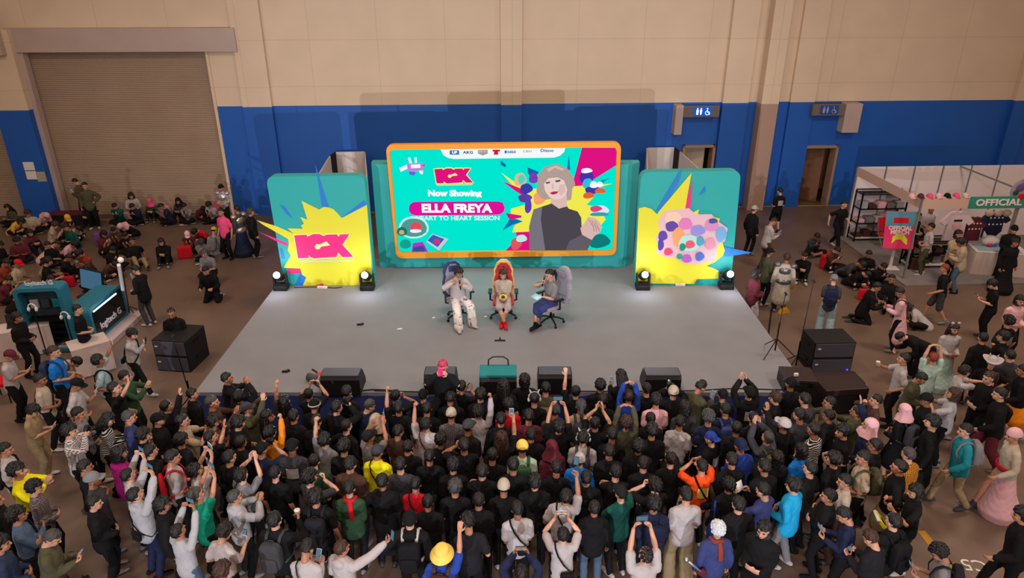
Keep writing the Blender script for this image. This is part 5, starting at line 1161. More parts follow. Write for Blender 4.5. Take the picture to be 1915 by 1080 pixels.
# =====================================================================
# the crowd : head pixel x y, facing (0 = towards the stage, clockwise), pose, clothes
# =====================================================================
CROWD = """
425 705 60 clap jack:k s:k lanyard
447 740 10 claphigh jack:k m_:k
460 763 65 claphigh jack:ol s:g c:dg
396 755 75 clap long:br s:g
345 783 65 clap tee:be s:k
388 785 70 arms long:br mm:k mask:k
397 810 55 wave tee:k s:k print:w
489 790 70 stand tee:k l:k
517 803 20 fist long:o mm:k m
529 752 20 fist tee:br l:k
487 830 15 camera tee:n c:k
577 743 5 film tee:k s:k nophone
567 775 15 rest jack:k c:k brim:w
621 815 20 fist tee:g mm:k
560 852 0 rest tee:dg c:k print:w
325 850 60 rest tee:w s:k sack:r
630 765 30 camera jack:k s:k
684 758 50 phone1 jack:n s:g
740 738 15 chin tee:k s:k print:w
794 738 0 stand tee:k c:k
867 723 20 clap tee:k s:k
924 728 0 stand tee:k l:k
710 786 15 rest long:cm h:be
734 768 0 fist tee:k s:k
737 809 30 rest tee:br s:k
806 795 5 fist tee:w s:k xbag:ma
846 773 0 rest long:pl be:cr
789 770 0 stand tee:k s:k
893 768 20 fist long:w mm:k m
876 793 25 rest tee:k c:dg
938 812 0 film1 tee:k l:br
862 829 -20 chin tee:k s:k m
767 838 0 stand tee:dg s:k
820 822 0 stand tee:k mm:k
707 848 10 rest hood:y c:dg xbag:k
672 822 40 claphigh tee:g c:k2
656 862 10 rest hood:br s:k
658 789 30 stand long:k s:k
890 846 0 rest tee:k s:k
958 762 0 rest tee:r mm:k
970 718 0 stand tee:k b:k
1015 729 0 rest tee:ol s:k print:be
1080 731 5 wave tee:k s:k m
992 754 0 rest tee:k s:k cat:w
1129 736 0 rest hood:k mm:k print:y
1165 704 -20 phone1 jack:k l:k m *1.0
1181 740 0 ring long:db s:br
1192 789 0 ringhi long:ol cf:br
995 779 0 rest tee:ma s:k tote:w
1040 762 0 rest tee:dg c:dg
1048 797 0 filmup tee:k mm:k
1094 768 0 rest tee:be p:g pack:dg
1144 798 0 stand tee:k s:k
1108 790 20 claphigh tee:k s:k
1087 818 10 rest tee:w mm:k cat:w pack:dg
985 834 0 rest tee:pg c:ye pack:gr
1037 840 -20 rest long:ma h:ma
1073 844 10 stand jack:b s:k be:w
1249 757 0 rest tee:dg b:k
1227 752 0 rest tee:pk mm:k
1213 738 -10 stand tee:k s:k
1273 737 0 camera jack:k be:cr
1262 792 20 rest tee:w s:k
1224 828 -40 bend tee:k mm:k pants:be
1160 852 0 stand jack:k mm:k
1227 785 0 stand jack:k s:k
1300 728 60 phone1 jack:ol s:k
1360 742 0 rest jack:k c:k
1364 764 -10 rest tee:n s:k pack:nv
1297 768 0 rest tee:n cf:g
1404 735 -10 claphigh jack:k c:k print:w
1432 759 5 rest jack:dg s:k
1460 751 -60 stand jack:k mm:br
1334 783 20 rest jack:k s:k
1318 812 -45 rest tee:k cb:db print:w
1375 829 -15 rest jack:db cb:n
1440 812 -25 claphigh jack:dg s:g pack:ol
1477 796 -30 wave long:k c:w m
1503 797 -40 rest long:st s:k
1495 772 -30 rest tee:dg s:k
1504 845 -25 rest tee:b b:k
1554 757 -80 clap long:ol s:k
1569 800 -85 stand tee:k mm:k
1310 868 -10 camera tee:or s:k xbag:k print:ye nocamera
377 873 45 filmup tee:w mm:k xbag:br
367 922 40 filmup tee:t s:g
452 887 25 claphigh tee:g mm:k xbag:k
440 925 45 clap hood:lg s:g
333 990 25 filmup long:lg s:k pants:dn
420 992 30 phone1 tee:w mm:k
514 969 10 cup jack:k s:k pack:dg
583 884 40 chin tee:dg cf:k
604 914 0 stand tee:k mm:k pack:k2
581 1021 10 phone long:w s:k xbag:k
633 1024 30 outphone hood:w s:br
657 886 0 rest jack:gr s:k scarf:r
774 900 5 rest tee:r s:k xbag:k
790 943 0 stand hood:k be:k pack:k
832 910 0 stand jack:k s:k
887 955 -10 phone1 tee:k2 mm:k m
827 1032 10 wave tee:db bk:ye pack:br
951 940 -10 rest tee:w s:k xbag:k
893 895 0 rest tee:k mm:g
957 890 0 rest tee:k be:cr
1054 916 10 reach tee:w s:k xbag:k
1053 996 0 film tee:w s:k xbag:k
1150 909 -20 chin tee:dt c:k2 pants:k
1226 935 0 rest jack:n mm:k pack:n
1272 917 -5 rest tee:w s:k tote:db wide:kh
1208 1034 -5 filmup tee:w z:k *1.0
1220 890 -20 chin tee:k mm:k m
1143 878 0 stand tee:k s:k
975 1068 0 film jack:n s:k
1437 910 -35 read tee:nv s:k
1465 902 -45 rest jack:sb mm:k pants:g
1342 986 -5 stand jack:nv cf:si scarf:rd weapon:si
1429 987 -140 rest jack:k b:k
1574 895 -75 rest tee:cr s:k pants:br
1580 962 -60 phone long:n s:k
1690 669 -70 cup tee:w s:k
1745 667 5 ring tee:mi s:rd
1723 706 130 phone jack:ol s:k
1805 693 100 forward tee:w mm:k
1783 734 -55 clap tee:lg b:br
1856 676 -150 hips tee:k s:k cow:w
1895 668 0 stand jack:dg s:k
1648 750 -80 chin long:br s:k
1681 760 -30 rest long:k h:pk pack:dg skirt:k
1722 748 -60 stand jack:k c:k
1627 793 -60 wave jack:n h:pk
1771 609 180 rest long:w l:k bear:w gown:mi
1683 545 -60 phone coat:pk s:k sidebag:br
1698 632 -90 bend jack:k s:k
1763 503 -65 walk tee:k s:rd shorts:dg
1856 530 -75 phone tee:k mm:k
1898 452 170 stand jack:k mm:k gown:k
1741 423 -75 rest tee:w s:k pants:ol
1797 452 -60 phone jack:be mm:k pants:dn
1560 520 20 stand tee:dg z:g c:g pack:n wide:pb
1528 441 175 sitphone long:dg s:k shorts:k
1568 468 160 sitphone tee:br s:k
1625 474 200 sit tee:k s:k
1593 484 140 bowsit tee:dg s:k
1447 413 80 phone long:w z:k pants:br
1459 356 -10 stand tee:k s:k shorts:k print:w
1411 390 60 stand jack:k c:w
1579 381 160 walk tee:k s:k
1472 480 20 stand coat:cr s:br armor:g
1440 470 60 rest jack:ol c:k
1416 510 80 rest jack:ma b:k wide:w
1505 478 200 sitknee jack:k s:k shoe:w
1718 403 150 rest tee:k s:k
1793 437 170 stand jack:be b:k
1742 390 180 rest tee:w s:k
1897 428 200 rest jack:k be:k
1653 497 170 sitphone jack:k s:k
1668 520 200 sitlegs jack:k s:k
1622 512 150 bowsit jack:k s:k
1640 535 100 kneel jack:k s:k
1700 570 -60 bowsit tee:w b:k
1797 800 -80 walk jack:te s:k pants:kh pack:g
1896 812 -80 walk long:cr be:pk gown:pk sash:r
1697 848 -20 rest jack:fl s:g
1609 852 -80 rest tee:be s:k pack:ol
1625 1000 -30 phone jack:k2 s:br
1711 915 -80 read tee:k b:k nopaper bookbag:y
1756 1030 -65 phone tee:g cf:k pack:k2
1668 975 -20 stand jack:k s:k pack:k
1885 598 -20 stand tee:k cf:k print:g
1876 628 -60 stand jack:k mm:k
1908 560 180 rest long:pk b:k
1838 630 0 stand jack:k s:k
1912 690 -60 walk jack:k s:k skirt:o
1870 735 -60 walk jack:k s:k wide:ma
1912 960 -60 walk jack:k mm:k
1840 700 -100 rest long:k p:br
247 623 85 walkphone long:w mm:k xbag:k pants:k
18 663 75 phone tee:w c:ma pants:k
100 655 80 rest tee:b s:br pack:dd
142 676 85 bend tee:w s:k
184 672 60 film1 tee:pb mm:k m xbag:k
234 702 80 clap long:gr s:k
75 708 75 rest tee:cr s:k xbag:k
144 717 75 phone1 tee:w c:k m
214 724 70 film1 tee:k s:k
149 772 80 rest long:g s:k
62 766 80 phone tee:kh mm:k pants:kh
140 799 75 camera long:ck mm:k
197 785 65 phone long:st l:k
250 778 60 rest long:nv s:g
290 792 60 stand jack:k c:k
262 812 45 rest jack:k mm:k
232 840 40 rest hood:mg b:k
10 838 70 rest tee:w s:k xbag:k
166 872 55 rest tee:k s:k pants:k shoe:w
196 893 60 hips tee:dg c:g
240 884 35 filmup long:w s:k
253 922 35 filmup hood:lg s:k xbag:k pants:n
35 880 80 clap long:y cf:k
60 907 65 rest long:pl cf:k
78 1007 70 phone jack:ol s:g shopbag:k
32 960 60 stand long:dn cf:k xbag:k
8 925 65 stand jack:k s:k
20 1010 60 rest long:dd mm:k
416 1063 20 rest tee:r mm:br
310 940 60 stand jack:k mm:k
312 760 40 wave jack:k s:k
340 745 50 stand jack:k s:k
290 850 40 stand jack:k s:k
355 835 40 stand long:k mm:k
420 850 30 stand long:k s:k
450 832 20 stand jack:k s:k
530 870 10 stand tee:k s:k
612 855 0 rest tee:gr s:k
640 830 10 rest tee:k mm:k
745 872 0 stand jack:k s:k
805 866 0 stand tee:k s:k
850 868 0 rest jack:k mm:k
905 868 0 stand jack:k s:k
925 940 0 rest jack:k s:k
790 822 0 rest jack:k s:k
925 790 0 stand jack:k s:k
955 840 0 stand tee:k s:k
1010 805 0 stand jack:k s:k
1045 880 0 stand tee:k s:k
1005 900 0 stand jack:k mm:k
1110 870 0 stand jack:k s:k
1120 835 0 rest jack:k s:k
1085 910 0 stand jack:k s:k pants:dn
1190 870 0 rest jack:k s:k
1270 860 0 stand tee:k s:k
1190 820 0 rest tee:k mm:k
1375 882 -10 stand jack:k mm:k
1400 860 -10 rest jack:k s:k
1410 800 -10 stand jack:k s:k
1450 870 -20 stand jack:k s:k
1470 845 -20 rest long:k b:k
1395 915 -10 stand jack:k s:k
1540 845 -40 stand tee:k mm:k
1535 880 -40 stand tee:k s:k
1520 770 -40 rest jack:k s:k
1590 765 -50 clap jack:ol s:k
1605 825 -50 stand jack:k s:k
1655 860 -60 stand jack:k s:k skirt:kh
1545 920 -60 stand jack:k s:k
1738 778 -60 stand coat:k mm:k
1475 738 -10 rest jack:k c:k
1500 752 -20 rest jack:dg s:k
1095 745 0 rest jack:k s:k
905 745 0 rest jack:k mm:k
830 757 0 rest jack:k s:k
650 740 10 rest jack:k s:k
600 790 10 rest jack:k s:k
545 790 10 stand jack:k s:k
430 790 40 rest jack:k mm:k
180 925 60 rest jack:k s:k
"""
STAGE = """
858 508 158 chairA jack:w mm:k wide:bp @1.0 mic:k g:stage shoe:w
941 511 180 chairB tee:cr b:br shorts:w @1.0 g:stage shoe:r
1027 512 232 chairC tee:g p:k skirt:nv @1.0 mic:k cards:b g:stage shoe:k
828 684 180 crouchcam jack:k s:hp @1.0 g:stage
253 503 -70 phone1 jack:k s:k pants:dg shoe:w g:side
320 584 165 chair jack:k z:k g:side
145 577 75 rest tee:k s:k g:side
32 592 90 rest jack:k mm:k g:side
"""
SIT = """
30 379 200 sit long:ol l:k
55 396 150 sit tee:cr mm:br
84 404 120 bowsit tee:pk h:pk
40 412 100 bowsit tee:go b:k
103 420 60 sitphone tee:be mm:br
127 409 120 sitphone tee:br c:go
145 424 110 bowsit tee:cr s:k
124 424 200 sit long:dt s:k
56 434 120 sitknee long:ma b:k
30 449 150 sit jack:ma mm:k
110 455 60 bowsit tee:pk s:k
136 457 100 bowsit tee:pk mm:k
148 473 190 sitphone tee:rd mm:k
92 452 180 sit tee:k s:k
44 489 90 kneel tee:be c:r
70 496 80 sitknee tee:kh s:k
90 487 60 kneel tee:k mm:k pants:k
125 482 70 sitphone jack:k s:k
165 500 -140 sit jack:k b:k
12 490 90 sitphone tee:rd s:k
8 455 90 sit jack:k mm:k
194 436 120 sitphone tee:ma b:k
212 429 160 sitphone tee:br s:k
234 439 170 sitphone tee:k s:k
226 422 190 bowsit tee:k h:pk
247 450 140 sitlegs tee:k s:k pants:kh
204 474 120 sitphone jack:k s:k
215 492 120 bowsit jack:br s:k
144 341 -80 phone jack:ol s:k
158 346 160 stand jack:ol s:k
158 382 180 sitknee jack:k mm:k
227 381 170 sitphone long:dt s:k
243 382 180 sitphone long:n s:k
253 357 150 kneel long:w l:k
281 374 170 sitknee long:gr h:hp
322 381 -120 sitphone tee:n s:k
344 367 180 sitknee jack:dg h:k
356 380 170 sitphone tee:g s:k
390 382 180 sitphone tee:w mm:k
372 390 150 bowsit jack:ma s:k
350 437 160 sitphone tee:ma c:pk
364 432 200 bowsit tee:r mm:k
376 452 160 sitphone tee:g mm:g
400 430 0 sit tee:lg c:go pack:g
301 451 165 sitknee jack:k b:k print:w
382 472 180 crouch tee:g mm:g
384 505 180 kneel jack:k s:k shoe:w
413 350 190 rest long:w be:k armor:si wide:k
437 392 -60 stand long:dg s:k armor:bd gown:n
462 395 60 stand jack:k mm:g
415 395 200 stand tee:hp s:k pants:k
20 520 80 sitphone tee:ma s:k
95 520 50 sitphone jack:k s:k
180 520 -40 sitphone jack:k mm:k
60 545 80 bowsit jack:k s:k
"""
CH = [parse(l) for l in CROWD.strip().splitlines()]
for d in CH: d['grp'] = 'standing audience in front of the stage'
S1 = [parse(l) for l in STAGE.strip().splitlines()]
S2 = [parse(l) for l in SIT.strip().splitlines()]
for d in S2: d['grp'] = 'people resting along the roller shutter'
for d in S1: d['grp'] = 'people on and beside the stage'
for d in CH:
    if d['x'] > 1380 and d['y'] < 620: d['grp'] = 'people around the merchandise booth'
ALL = CH + S1 + S2
random.seed(5)
# many onlookers face the stage but their heads turn a little
for d in ALL:
    if d['pose'] == 'stand' and random.random() < .35: d['pose'] = random.choice(('rest', 'hips', 'arms'))
    person_protos(d)
flush()
for i, d in enumerate(ALL): place_person(d, i)
relax(ALL)
for i, d in enumerate(ALL): build_person(d, i)

# ---------------- carried things ----------------
def pwho(d):
    h = (CNAME.get(d['hat'][1], '') + ' ' + HTXT[d['hat'][0]]) if d['hat'] else None
    t = '%s %s' % (CNAME.get(d['top'][1], ''), TOPT[d['top'][0]])
    return t, h
def root_at(name, M, cat, d, grp=None):
    o = bpy.data.objects.new(name, None); COL.objects.link(o); o.matrix_world = M; o['category'] = cat
    if grp: o['group'] = grp
    o.empty_display_size = .1
    return o
CARRIED = []
for (k, c, M, d, idx) in PROPLIST:
    cn = CNAME.get(c, '') if c else ''
    if k in ('phone', 'phoneh', 'pinkphone'):
        kk = 'phoneh' if k == 'phoneh' else 'phone'
        b, s, cm = make_phone(kk); o = root_at('phone', M, 'phone', d, 'phones held up in the crowd')
        if k == 'pinkphone':
            ob('phone_body', b, mat('pink_case', '#f01878', .4), o); del o['group']; ob('phone_camera', cm, m_black, o)
        else:
            pb_ = ob('phone_body', b, m_phone if idx % 3 else m_phoneback, o); ob('phone_screen', s, m_pscreen, pb_); ob('phone_camera', cm, m_black, o)
        txt = ('hot pink phone' if k == 'pinkphone' else 'phone')
    elif k == 'cup':
        o = root_at('paper_cup', M, 'cup', d); ob('cup_body', simple('cupb', lambda: MB().cyl((0, 0, -.05), (0, 0, .06), .028, .042, 16)), cloth('be'), o); ob('lid', simple('cupl', lambda: MB().cyl((0, 0, .06), (0, 0, .072), .044, .040, 16)), m_paper, o); txt = 'paper cup'
    elif k == 'camera':
        if ('nocamera', 'k') in d['ex']: continue
        o = root_at('camera', M, 'camera', d); ob('camera_body', simple('camb', lambda: MB().box((0, 0, 0), (.13, .06, .09), bev=.01).box((0, 0, .05), (.05, .05, .03), bev=.008)), m_black, o); ob('camera_lens', simple('caml', lambda: MB().cyl((0, .03, 0), (0, .14, 0), .036, .040, 16)), m_metal, o); txt = 'black camera'
    elif k == 'paper':
        if ('nopaper', 'k') in d['ex']: continue
        o = root_at('paper_sheet', M, 'paper', d); ob('sheet', simple('sheet', lambda: MB().box((0, 0, 0), (.22, .006, .16))), m_paper, o); txt = 'white paper sheet'
    elif k == 'pack':
        o = root_at('backpack', M, 'backpack', d, 'backpacks worn in the crowd')
        bb_ = ob('bag_body', simple('bagmain', m_bag_main), cloth(c), o); ob('front_pocket', simple('bagpocket', m_bag_pocket), cloth(c), bb_)
        sc_ = cloth('w') if d['x'] == 790 else cloth(c)
        for q in (-1, 1): ob('shoulder_strap', simple('bagstrap%d' % q, m_strap(q)), sc_, o)
        ob('handle', simple('baghandle', lambda: MB().tube([(-.04, -.16, .44), (-.03, -.16, .475), (.03, -.16, .475), (.04, -.16, .44)], .008)), cloth(c), o)
        txt = cn + ' backpack'
    elif k in ('xbag', 'sidebag'):
        o = root_at('crossbody_bag', M, 'bag', d, 'crossbody bags worn in the crowd')
        ob('strap', simple('xstrap', m_xstrap), cloth(c), o); ob('pouch', simple('pouch', m_pouch), cloth(c), o); txt = cn + ' crossbody bag'
    elif k in ('sack', 'tote'):
        o = root_at('drawstring_bag' if k == 'sack' else 'tote_bag', M, 'bag', d)
        if k == 'tote': o.matrix_world = M @ Matrix.Translation((.30, .16, -.42)) @ Matrix.Rotation(R(80), 4, 'Z')
        ob('bag_body', simple('sack', m_sack), cloth(c), o)
        if k == 'sack':
            for q in (-1, 1): ob('shoulder_strap', simple('bagstrap%d' % q, m_strap(q)), cloth(c), o)
        else: ob('strap', simple('totestrap', lambda: MB().tube([(-.06, -.19, .40), (-.05, -.19, .72), (0, -.19, .86), (.05, -.19, .72), (.06, -.19, .40)], .012)), cloth(c), o)
        txt = cn + (' drawstring bag' if k == 'sack' else ' tote bag')
    elif k == 'shopbag':
        o = root_at('shopping_bag', M @ Matrix.Translation((.22, .46, -.20)) @ Matrix.Rotation(R(30), 4, 'Z'), 'bag', d)
        ob('bag_body', simple('shopb', lambda: MB().box((0, 0, 0), (.36, .10, .34), bev=.01)), cloth(c), o); ob('handle', simple('shoph', lambda: MB().tube([(-.08, -.05, .17), (-.07, -.05, .30), (.07, -.05, .30), (.08, -.05, .17)], .008)), cloth(c), o)
        ob('label', simple('shopl', lambda: MB().box((0, -.053, 0), (.24, .004, .08))), cloth('g'), o, label='grey printed panel'); txt = cn + ' shopping bag'
    elif k == 'bookbag':
        o = root_at('paper_bag', M @ Matrix.Translation((-.05, .42, .05)) @ Matrix.Rotation(R(-40), 4, 'X'), 'bag', d)
        ob('bag_body', simple('paperb', lambda: MB().box((0, 0, 0), (.26, .05, .28), bev=.006)), cloth('y'), o); ob('print', simple('paperp', lambda: MB().ball((0, -.028, .01), (.07, .006, .07), 14)), cloth('k'), o); ob('flap', simple('paperf', lambda: MB().box((-.02, 0, .16), (.24, .04, .05))), m_paper, o); txt = 'yellow and white paper bag'
    elif k == 'weapon':
        o = root_at('prop_lance', M @ Matrix.Translation((-.30, -.16, .10)) @ Matrix.Rotation(R(-38), 4, 'Y') @ Matrix.Rotation(R(14), 4, 'X'), 'prop', d)
        ob('shaft', simple('wpn', lambda: MB().cyl((0, 0, -.55), (0, 0, .35), .018, .018, 10)), mat('steel_prop', '#aab0b8', .3, metal=.8), o); ob('knob', simple('wpk', lambda: MB().ball((0, 0, .38), (.04, .04, .05), 12)), mat('steel_prop', '#aab0b8', .3, metal=.8), o); ob('blade', simple('wpb', lambda: MB().box((0, 0, -.30), (.12, .04, .42), bev=.015)), cloth('ma'), o); txt = 'silver and maroon costume lance'
    elif k == 'mic':
        A = 'R' if d['pose'] == 'chairC' else 'L'; F = fig(d['pose']); a = F.arms[1 if A == 'R' else 0]
        C_ = M @ F.C.inverted(); p = a['W'] + a['d'] * .09 + a['n'] * .02
        o = root_at('microphone', C_ @ Matrix.Translation(p) @ Matrix.Rotation(R(20), 4, 'X'), 'microphone', d)
        ob('handle', simple('mich', lambda: MB().cyl((0, 0, -.13), (0, 0, .06), .014, .020, 12)), m_black, o); ob('grille_head', simple('micg', lambda: MB().ball((0, 0, .085), (.028, .028, .032), 12)), m_grille, o); txt = 'black microphone'
    elif k == 'cards':
        F = fig(d['pose']); a = F.arms[0]; C_ = M @ F.C.inverted()
        o = root_at('cue_card', C_ @ Matrix.Translation(a['W'] + a['d'] * .16 + V(0, .03, .03)) @ Matrix.Rotation(R(75), 4, 'X'), 'card', d)
        ob('card', simple('card', lambda: MB().box((0, 0, 0), (.24, .006, .17))), mat('card_blue', '#a8d8f0', .6), o); ob('sticker', simple('cardst', lambda: MB().box((.07, -.005, -.02), (.07, .004, .06))), m_pink, o); txt = 'pale blue cue card'
    else: continue
    t, h = pwho(d)
    CARRIED.append((o, txt, d, k))

# ---------------- labels ----------------
def jn(a): return 'an ' + a if a[0] in 'aeiou' else 'a ' + a
HAIRT = {'s': 'short', 'f': 'short', 'm': 'messy', 'cf': 'curly', 'b': 'bobbed', 'l': 'long', 'p': 'ponytailed', 'z': 'shaved'}
HCN = {'k': 'black', 'br': 'brown', 'g': 'greying', 'rd': 'reddish', 'hp': 'hot pink', 'si': 'silver', 'cr': 'cream'}
def short(d):
    t, h = pwho(d)
    return ('person in %s' % t).replace('  ', ' ')
sig = {}
for d in ALL:
    d['base'] = short(d) + ((' and ' + CNAME[d['hat'][1]] + ' ' + HTXT[d['hat'][0]]) if d['hat'] else (' with ' + HCN[d['hair'][1]] + ' ' + ('shaved head' if d['hair'][0] == 'z' else HAIRT[d['hair'][0]] + ' hair')).replace('greying shaved', 'shaved').replace('black shaved', 'shaved'))
    d['base'] = d['base'].replace(' T-shirt', ' T-shirt')
    sig[d['base']] = sig.get(d['base'], 0) + 1
# landmarks : people whose look occurs once, and fixed things
MARKS = [(d['x'], d['y'], 'the person in ' + short(d)[10:] + ((' and ' + HTXT[d['hat'][0]]) if d['hat'] else '')) for d in ALL if d['top'][1] not in ('k', 'n', 'dg', 'k2') and sum(1 for e in ALL if e['top'] == d['top'] and bool(e['hat']) == bool(d['hat'])) == 1]
MARKS += [(333, 660, 'the left speaker stack'), (1550, 665, 'the right speaker stack'), (640, 740, 'the far left stage monitor'), (932, 740, 'the teal-covered monitor'), (1233, 740, 'the right stage monitor'), (1036, 740, 'the monitor right of centre'), (60, 380, 'the blue pillar'), (420, 380, 'the shutter edge'), (1680, 450, 'the pink merch poster'), (1600, 420, 'the merch shelves'), (1525, 340, 'the brown doorway'), (1840, 480, 'the skirted table'), (90, 600, 'the gaming booth'), (1740, 1030, 'the yellow floor line')]
used_l = set()
def relation(x, y, mx, my):
    dx, dy = x - mx, y - my
    if abs(dx) > abs(dy) * 1.5: return 'right of' if dx > 0 else 'left of'
    return 'below' if dy > 0 else 'above'
for d in ALL:
    pt = POSE_TXT[d['pose']]
    cands = []
    if sig[d['base']] == 1: cands.append(d['base'] + ', ' + pt)
    ms = sorted(MARKS, key=lambda m: (m[0] - d['x']) ** 2 + (m[1] - d['y']) ** 2)
    ms = [m for m in ms if abs(m[0] - d['x']) + abs(m[1] - d['y']) > 6][:10]
    for tmpl in (lambda m: '%s, %s, %s %s' % (short(d), pt, relation(d['x'], d['y'], m[0], m[1]), m[2]),
                 lambda m: '%s, %s %s' % (d['base'], relation(d['x'], d['y'], m[0], m[1]), m[2]),
                 lambda m: '%s, %s %s' % (short(d), relation(d['x'], d['y'], m[0], m[1]), m[2])):
        for m in ms: cands.append(tmpl(m))
    for c in cands:
        n = len(c.split())
        if 4 <= n <= 16 and c.lower() not in used_l: break
    used_l.add(c.lower()); d['obj']['label'] = c; d['obj']['group'] = d['grp']
for (o, txt, d, k) in CARRIED:
    who = d['obj']['label'].replace('person in ', '').split(',')
    l = '%s of the %s' % (txt, d['obj']['label'])
    w_ = l.replace(',', ' ,').split()
    c0 = None
    ms = sorted(MARKS, key=lambda m: (m[0] - d['x']) ** 2 + (m[1] - d['y']) ** 2)[:10]
    t, h = pwho(d)
    cands = ['%s of the person in %s' % (txt, t)] if sum(1 for e in ALL if e['top'] == d['top']) == 1 else []
    for m in ms: cands.append('%s of the person in %s %s %s' % (txt, t, relation(d['x'], d['y'], m[0], m[1]) if abs(m[0]-d['x'])+abs(m[1]-d['y'])>6 else 'beside', m[2]))
    for m in ms: cands.append('%s in hand %s %s' % (txt, relation(d['x'], d['y'], m[0], m[1]), m[2]))
    for c in cands:
        if len(c.split()) <= 16 and c.lower() not in used_l: break
    used_l.add(c.lower()); o['label'] = c

# =====================================================================
# gaming chairs on the stage
# =====================================================================
def gaming_chair(x, y, z, rz, c1, c2, rim, label):
    r = empty('gaming_chair', (x, y, z), rz, label, 'chair', 'gaming chairs on the stage')
    m1, m2, m3 = mat('chair_' + c1, c1, .5), mat('chair_' + c2, c2, .5), mat('chair_' + rim, rim, .5)
    MB().box((0, .05, .47), (.50, .50, .10), bev=.04).build('seat', m1, r)
    prof = [(-.20, .0), (-.27, .16), (-.26, .38), (-.22, .52), (-.23, .62), (-.16, .78), (-.07, .86), (.07, .86), (.16, .78), (.23, .62), (.22, .52), (.26, .38), (.27, .16), (.20, .0)]
    def slab(k, y0, y1):
        return [(a * k, .50 + (b - .43) * k + .43) for a, b in prof]
    b = MB().prism(slab(1, 0, 0), 'y', -.32, -.22); o = b.build('backrest', m3, r); o.rotation_euler = (R(6), 0, 0)
    b = MB().prism(slab(.86, 0, 0), 'y', -.235, -.195); o2 = b.build('back_cushion', m1, r); o2.rotation_euler = (R(6), 0, 0)
    b = MB().box((0, -.165, 1.20), (.24, .07, .14), bev=.03); o3 = b.build('head_pillow', m2, r); o3.rotation_euler = (R(6), 0, 0)
    for s in (-1, 1):
        MB().tube([(s * .24, .0, .44), (s * .31, .0, .46), (s * .31, .0, .68)], .022).box((s * .31, .04, .70), (.09, .28, .035), bev=.015).build('armrest', m_black, r)
    MB().cyl((0, 0, .14), (0, 0, .42), .030, .025, 12).cyl((0, 0, .40), (0, 0, .43), .14, .14, 12).build('gas_column', m_metal, r)
    k = MB()
    for i in range(5):
        a = 2 * math.pi * i / 5 + .3; k.tube([(0, 0, .16), (.16 * math.cos(a), .16 * math.sin(a), .14), (.31 * math.cos(a), .31 * math.sin(a), .085)], .022)
    k.build('star_base', m_black, r)
    for i in range(5):
        a = 2 * math.pi * i / 5 + .3; cx, cy = .31 * math.cos(a), .31 * math.sin(a)
        MB().cyl((cx - .02 * math.sin(a), cy + .02 * math.cos(a), .032), (cx + .02 * math.sin(a), cy - .02 * math.cos(a), .032), .032, .032, 12).build('castor', m_black, r)
    return r
cc = [('#8d8a98', '#1c2c62', '#28346a', 'navy and grey gaming chair, leftmost of the three'), ('#b81c22', '#a01c20', '#d8b06a', 'red gaming chair with pale gold rim, middle one'), ('#8a8794', '#7d7a88', '#98959f', 'light grey gaming chair, rightmost of the three')]
for d, (c1, c2, rm, lb) in zip(S1[:3], cc):
    l = d['loc']; gaming_chair(l.x, l.y, SH, R(-d['f']), c1, c2, rm, lb)
# ---- plush on the middle lap
d = S1[1]; r = empty('plush_cushion', d['loc'] + V(0, -.30, .66), 0, 'small yellow and green round cushion on the lap in the middle chair', 'cushion')
MB().ball((0, 0, 0), (.10, .08, .07), 14).build('cushion_body', cloth('ye'), r, smooth=True); MB().ball((0, -.05, .03), (.05, .04, .04), 10).build('patch', cloth('gr'), r, smooth=True)

# =====================================================================
# merchandise booth at the right
# =====================================================================
BH = 2.55
bx0_, by_back = unproject(1604, 312, BH)          # top back-left corner of the shell
fxl, fyl = unproject(1694, 372, BH)               # fascia corner at the front
booth = empty('booth_shell', (bx0_, by_back, 0), WA, 'white panel booth shell with beige fascia along the blue wall', 'booth')
depth = by_back - fyl
WID = 7.5; mpanel = mat('booth_panel_white', '#e2d6da', .55); mf = mat('booth_fascia_beige', '#c8a898', .6); malu = mat('booth_aluminium', '#8f8a8c', .4, metal=.4)
pw = 1.0
for k in range(7):
    MB().box((pw * (k + .5) + .02, 0, BH / 2), (pw - .04, .03, BH), bev=.004).build('back_panel', mpanel, booth)
    MB().box((pw * k, -.01, BH / 2), (.04, .05, BH)).build('upright', malu, booth)
booth_f = empty('booth_fascia', (bx0_, by_back, 0), WA, 'beige fascia boards and posts along the front and left of the booth', 'booth')
booth_p = empty('booth_platform', (bx0_, by_back, 0), WA, 'low grey carpeted platform under the merchandise booth', 'platform')
MB().box((.03, -depth / 2, BH - .15), (.03, depth, .30)).build('fascia', mf, booth_f)
MB().box((WID * .35, -depth, BH - .15), (WID * .7, .04, .30)).build('fascia', mf, booth_f)
MB().box((.02, -depth, BH / 2), (.05, .05, BH)).build('upright', malu, booth_f)
MB().box((5.0 * .6, -depth, BH / 2), (.05, .05, BH)).build('upright', malu, booth_f)
MB().box((3.6, -depth / 2, BH - .02), (.05, depth, .04)).build('roof_rail', malu, booth_f)
MB().box((3.0, -depth / 2 - .2, .02), (6.4, depth + .6, .04), bev=.005).build('floor_platform', mat('booth_grey_carpet', '#7c7678', .9, noise=.1, scale=3), booth_p)
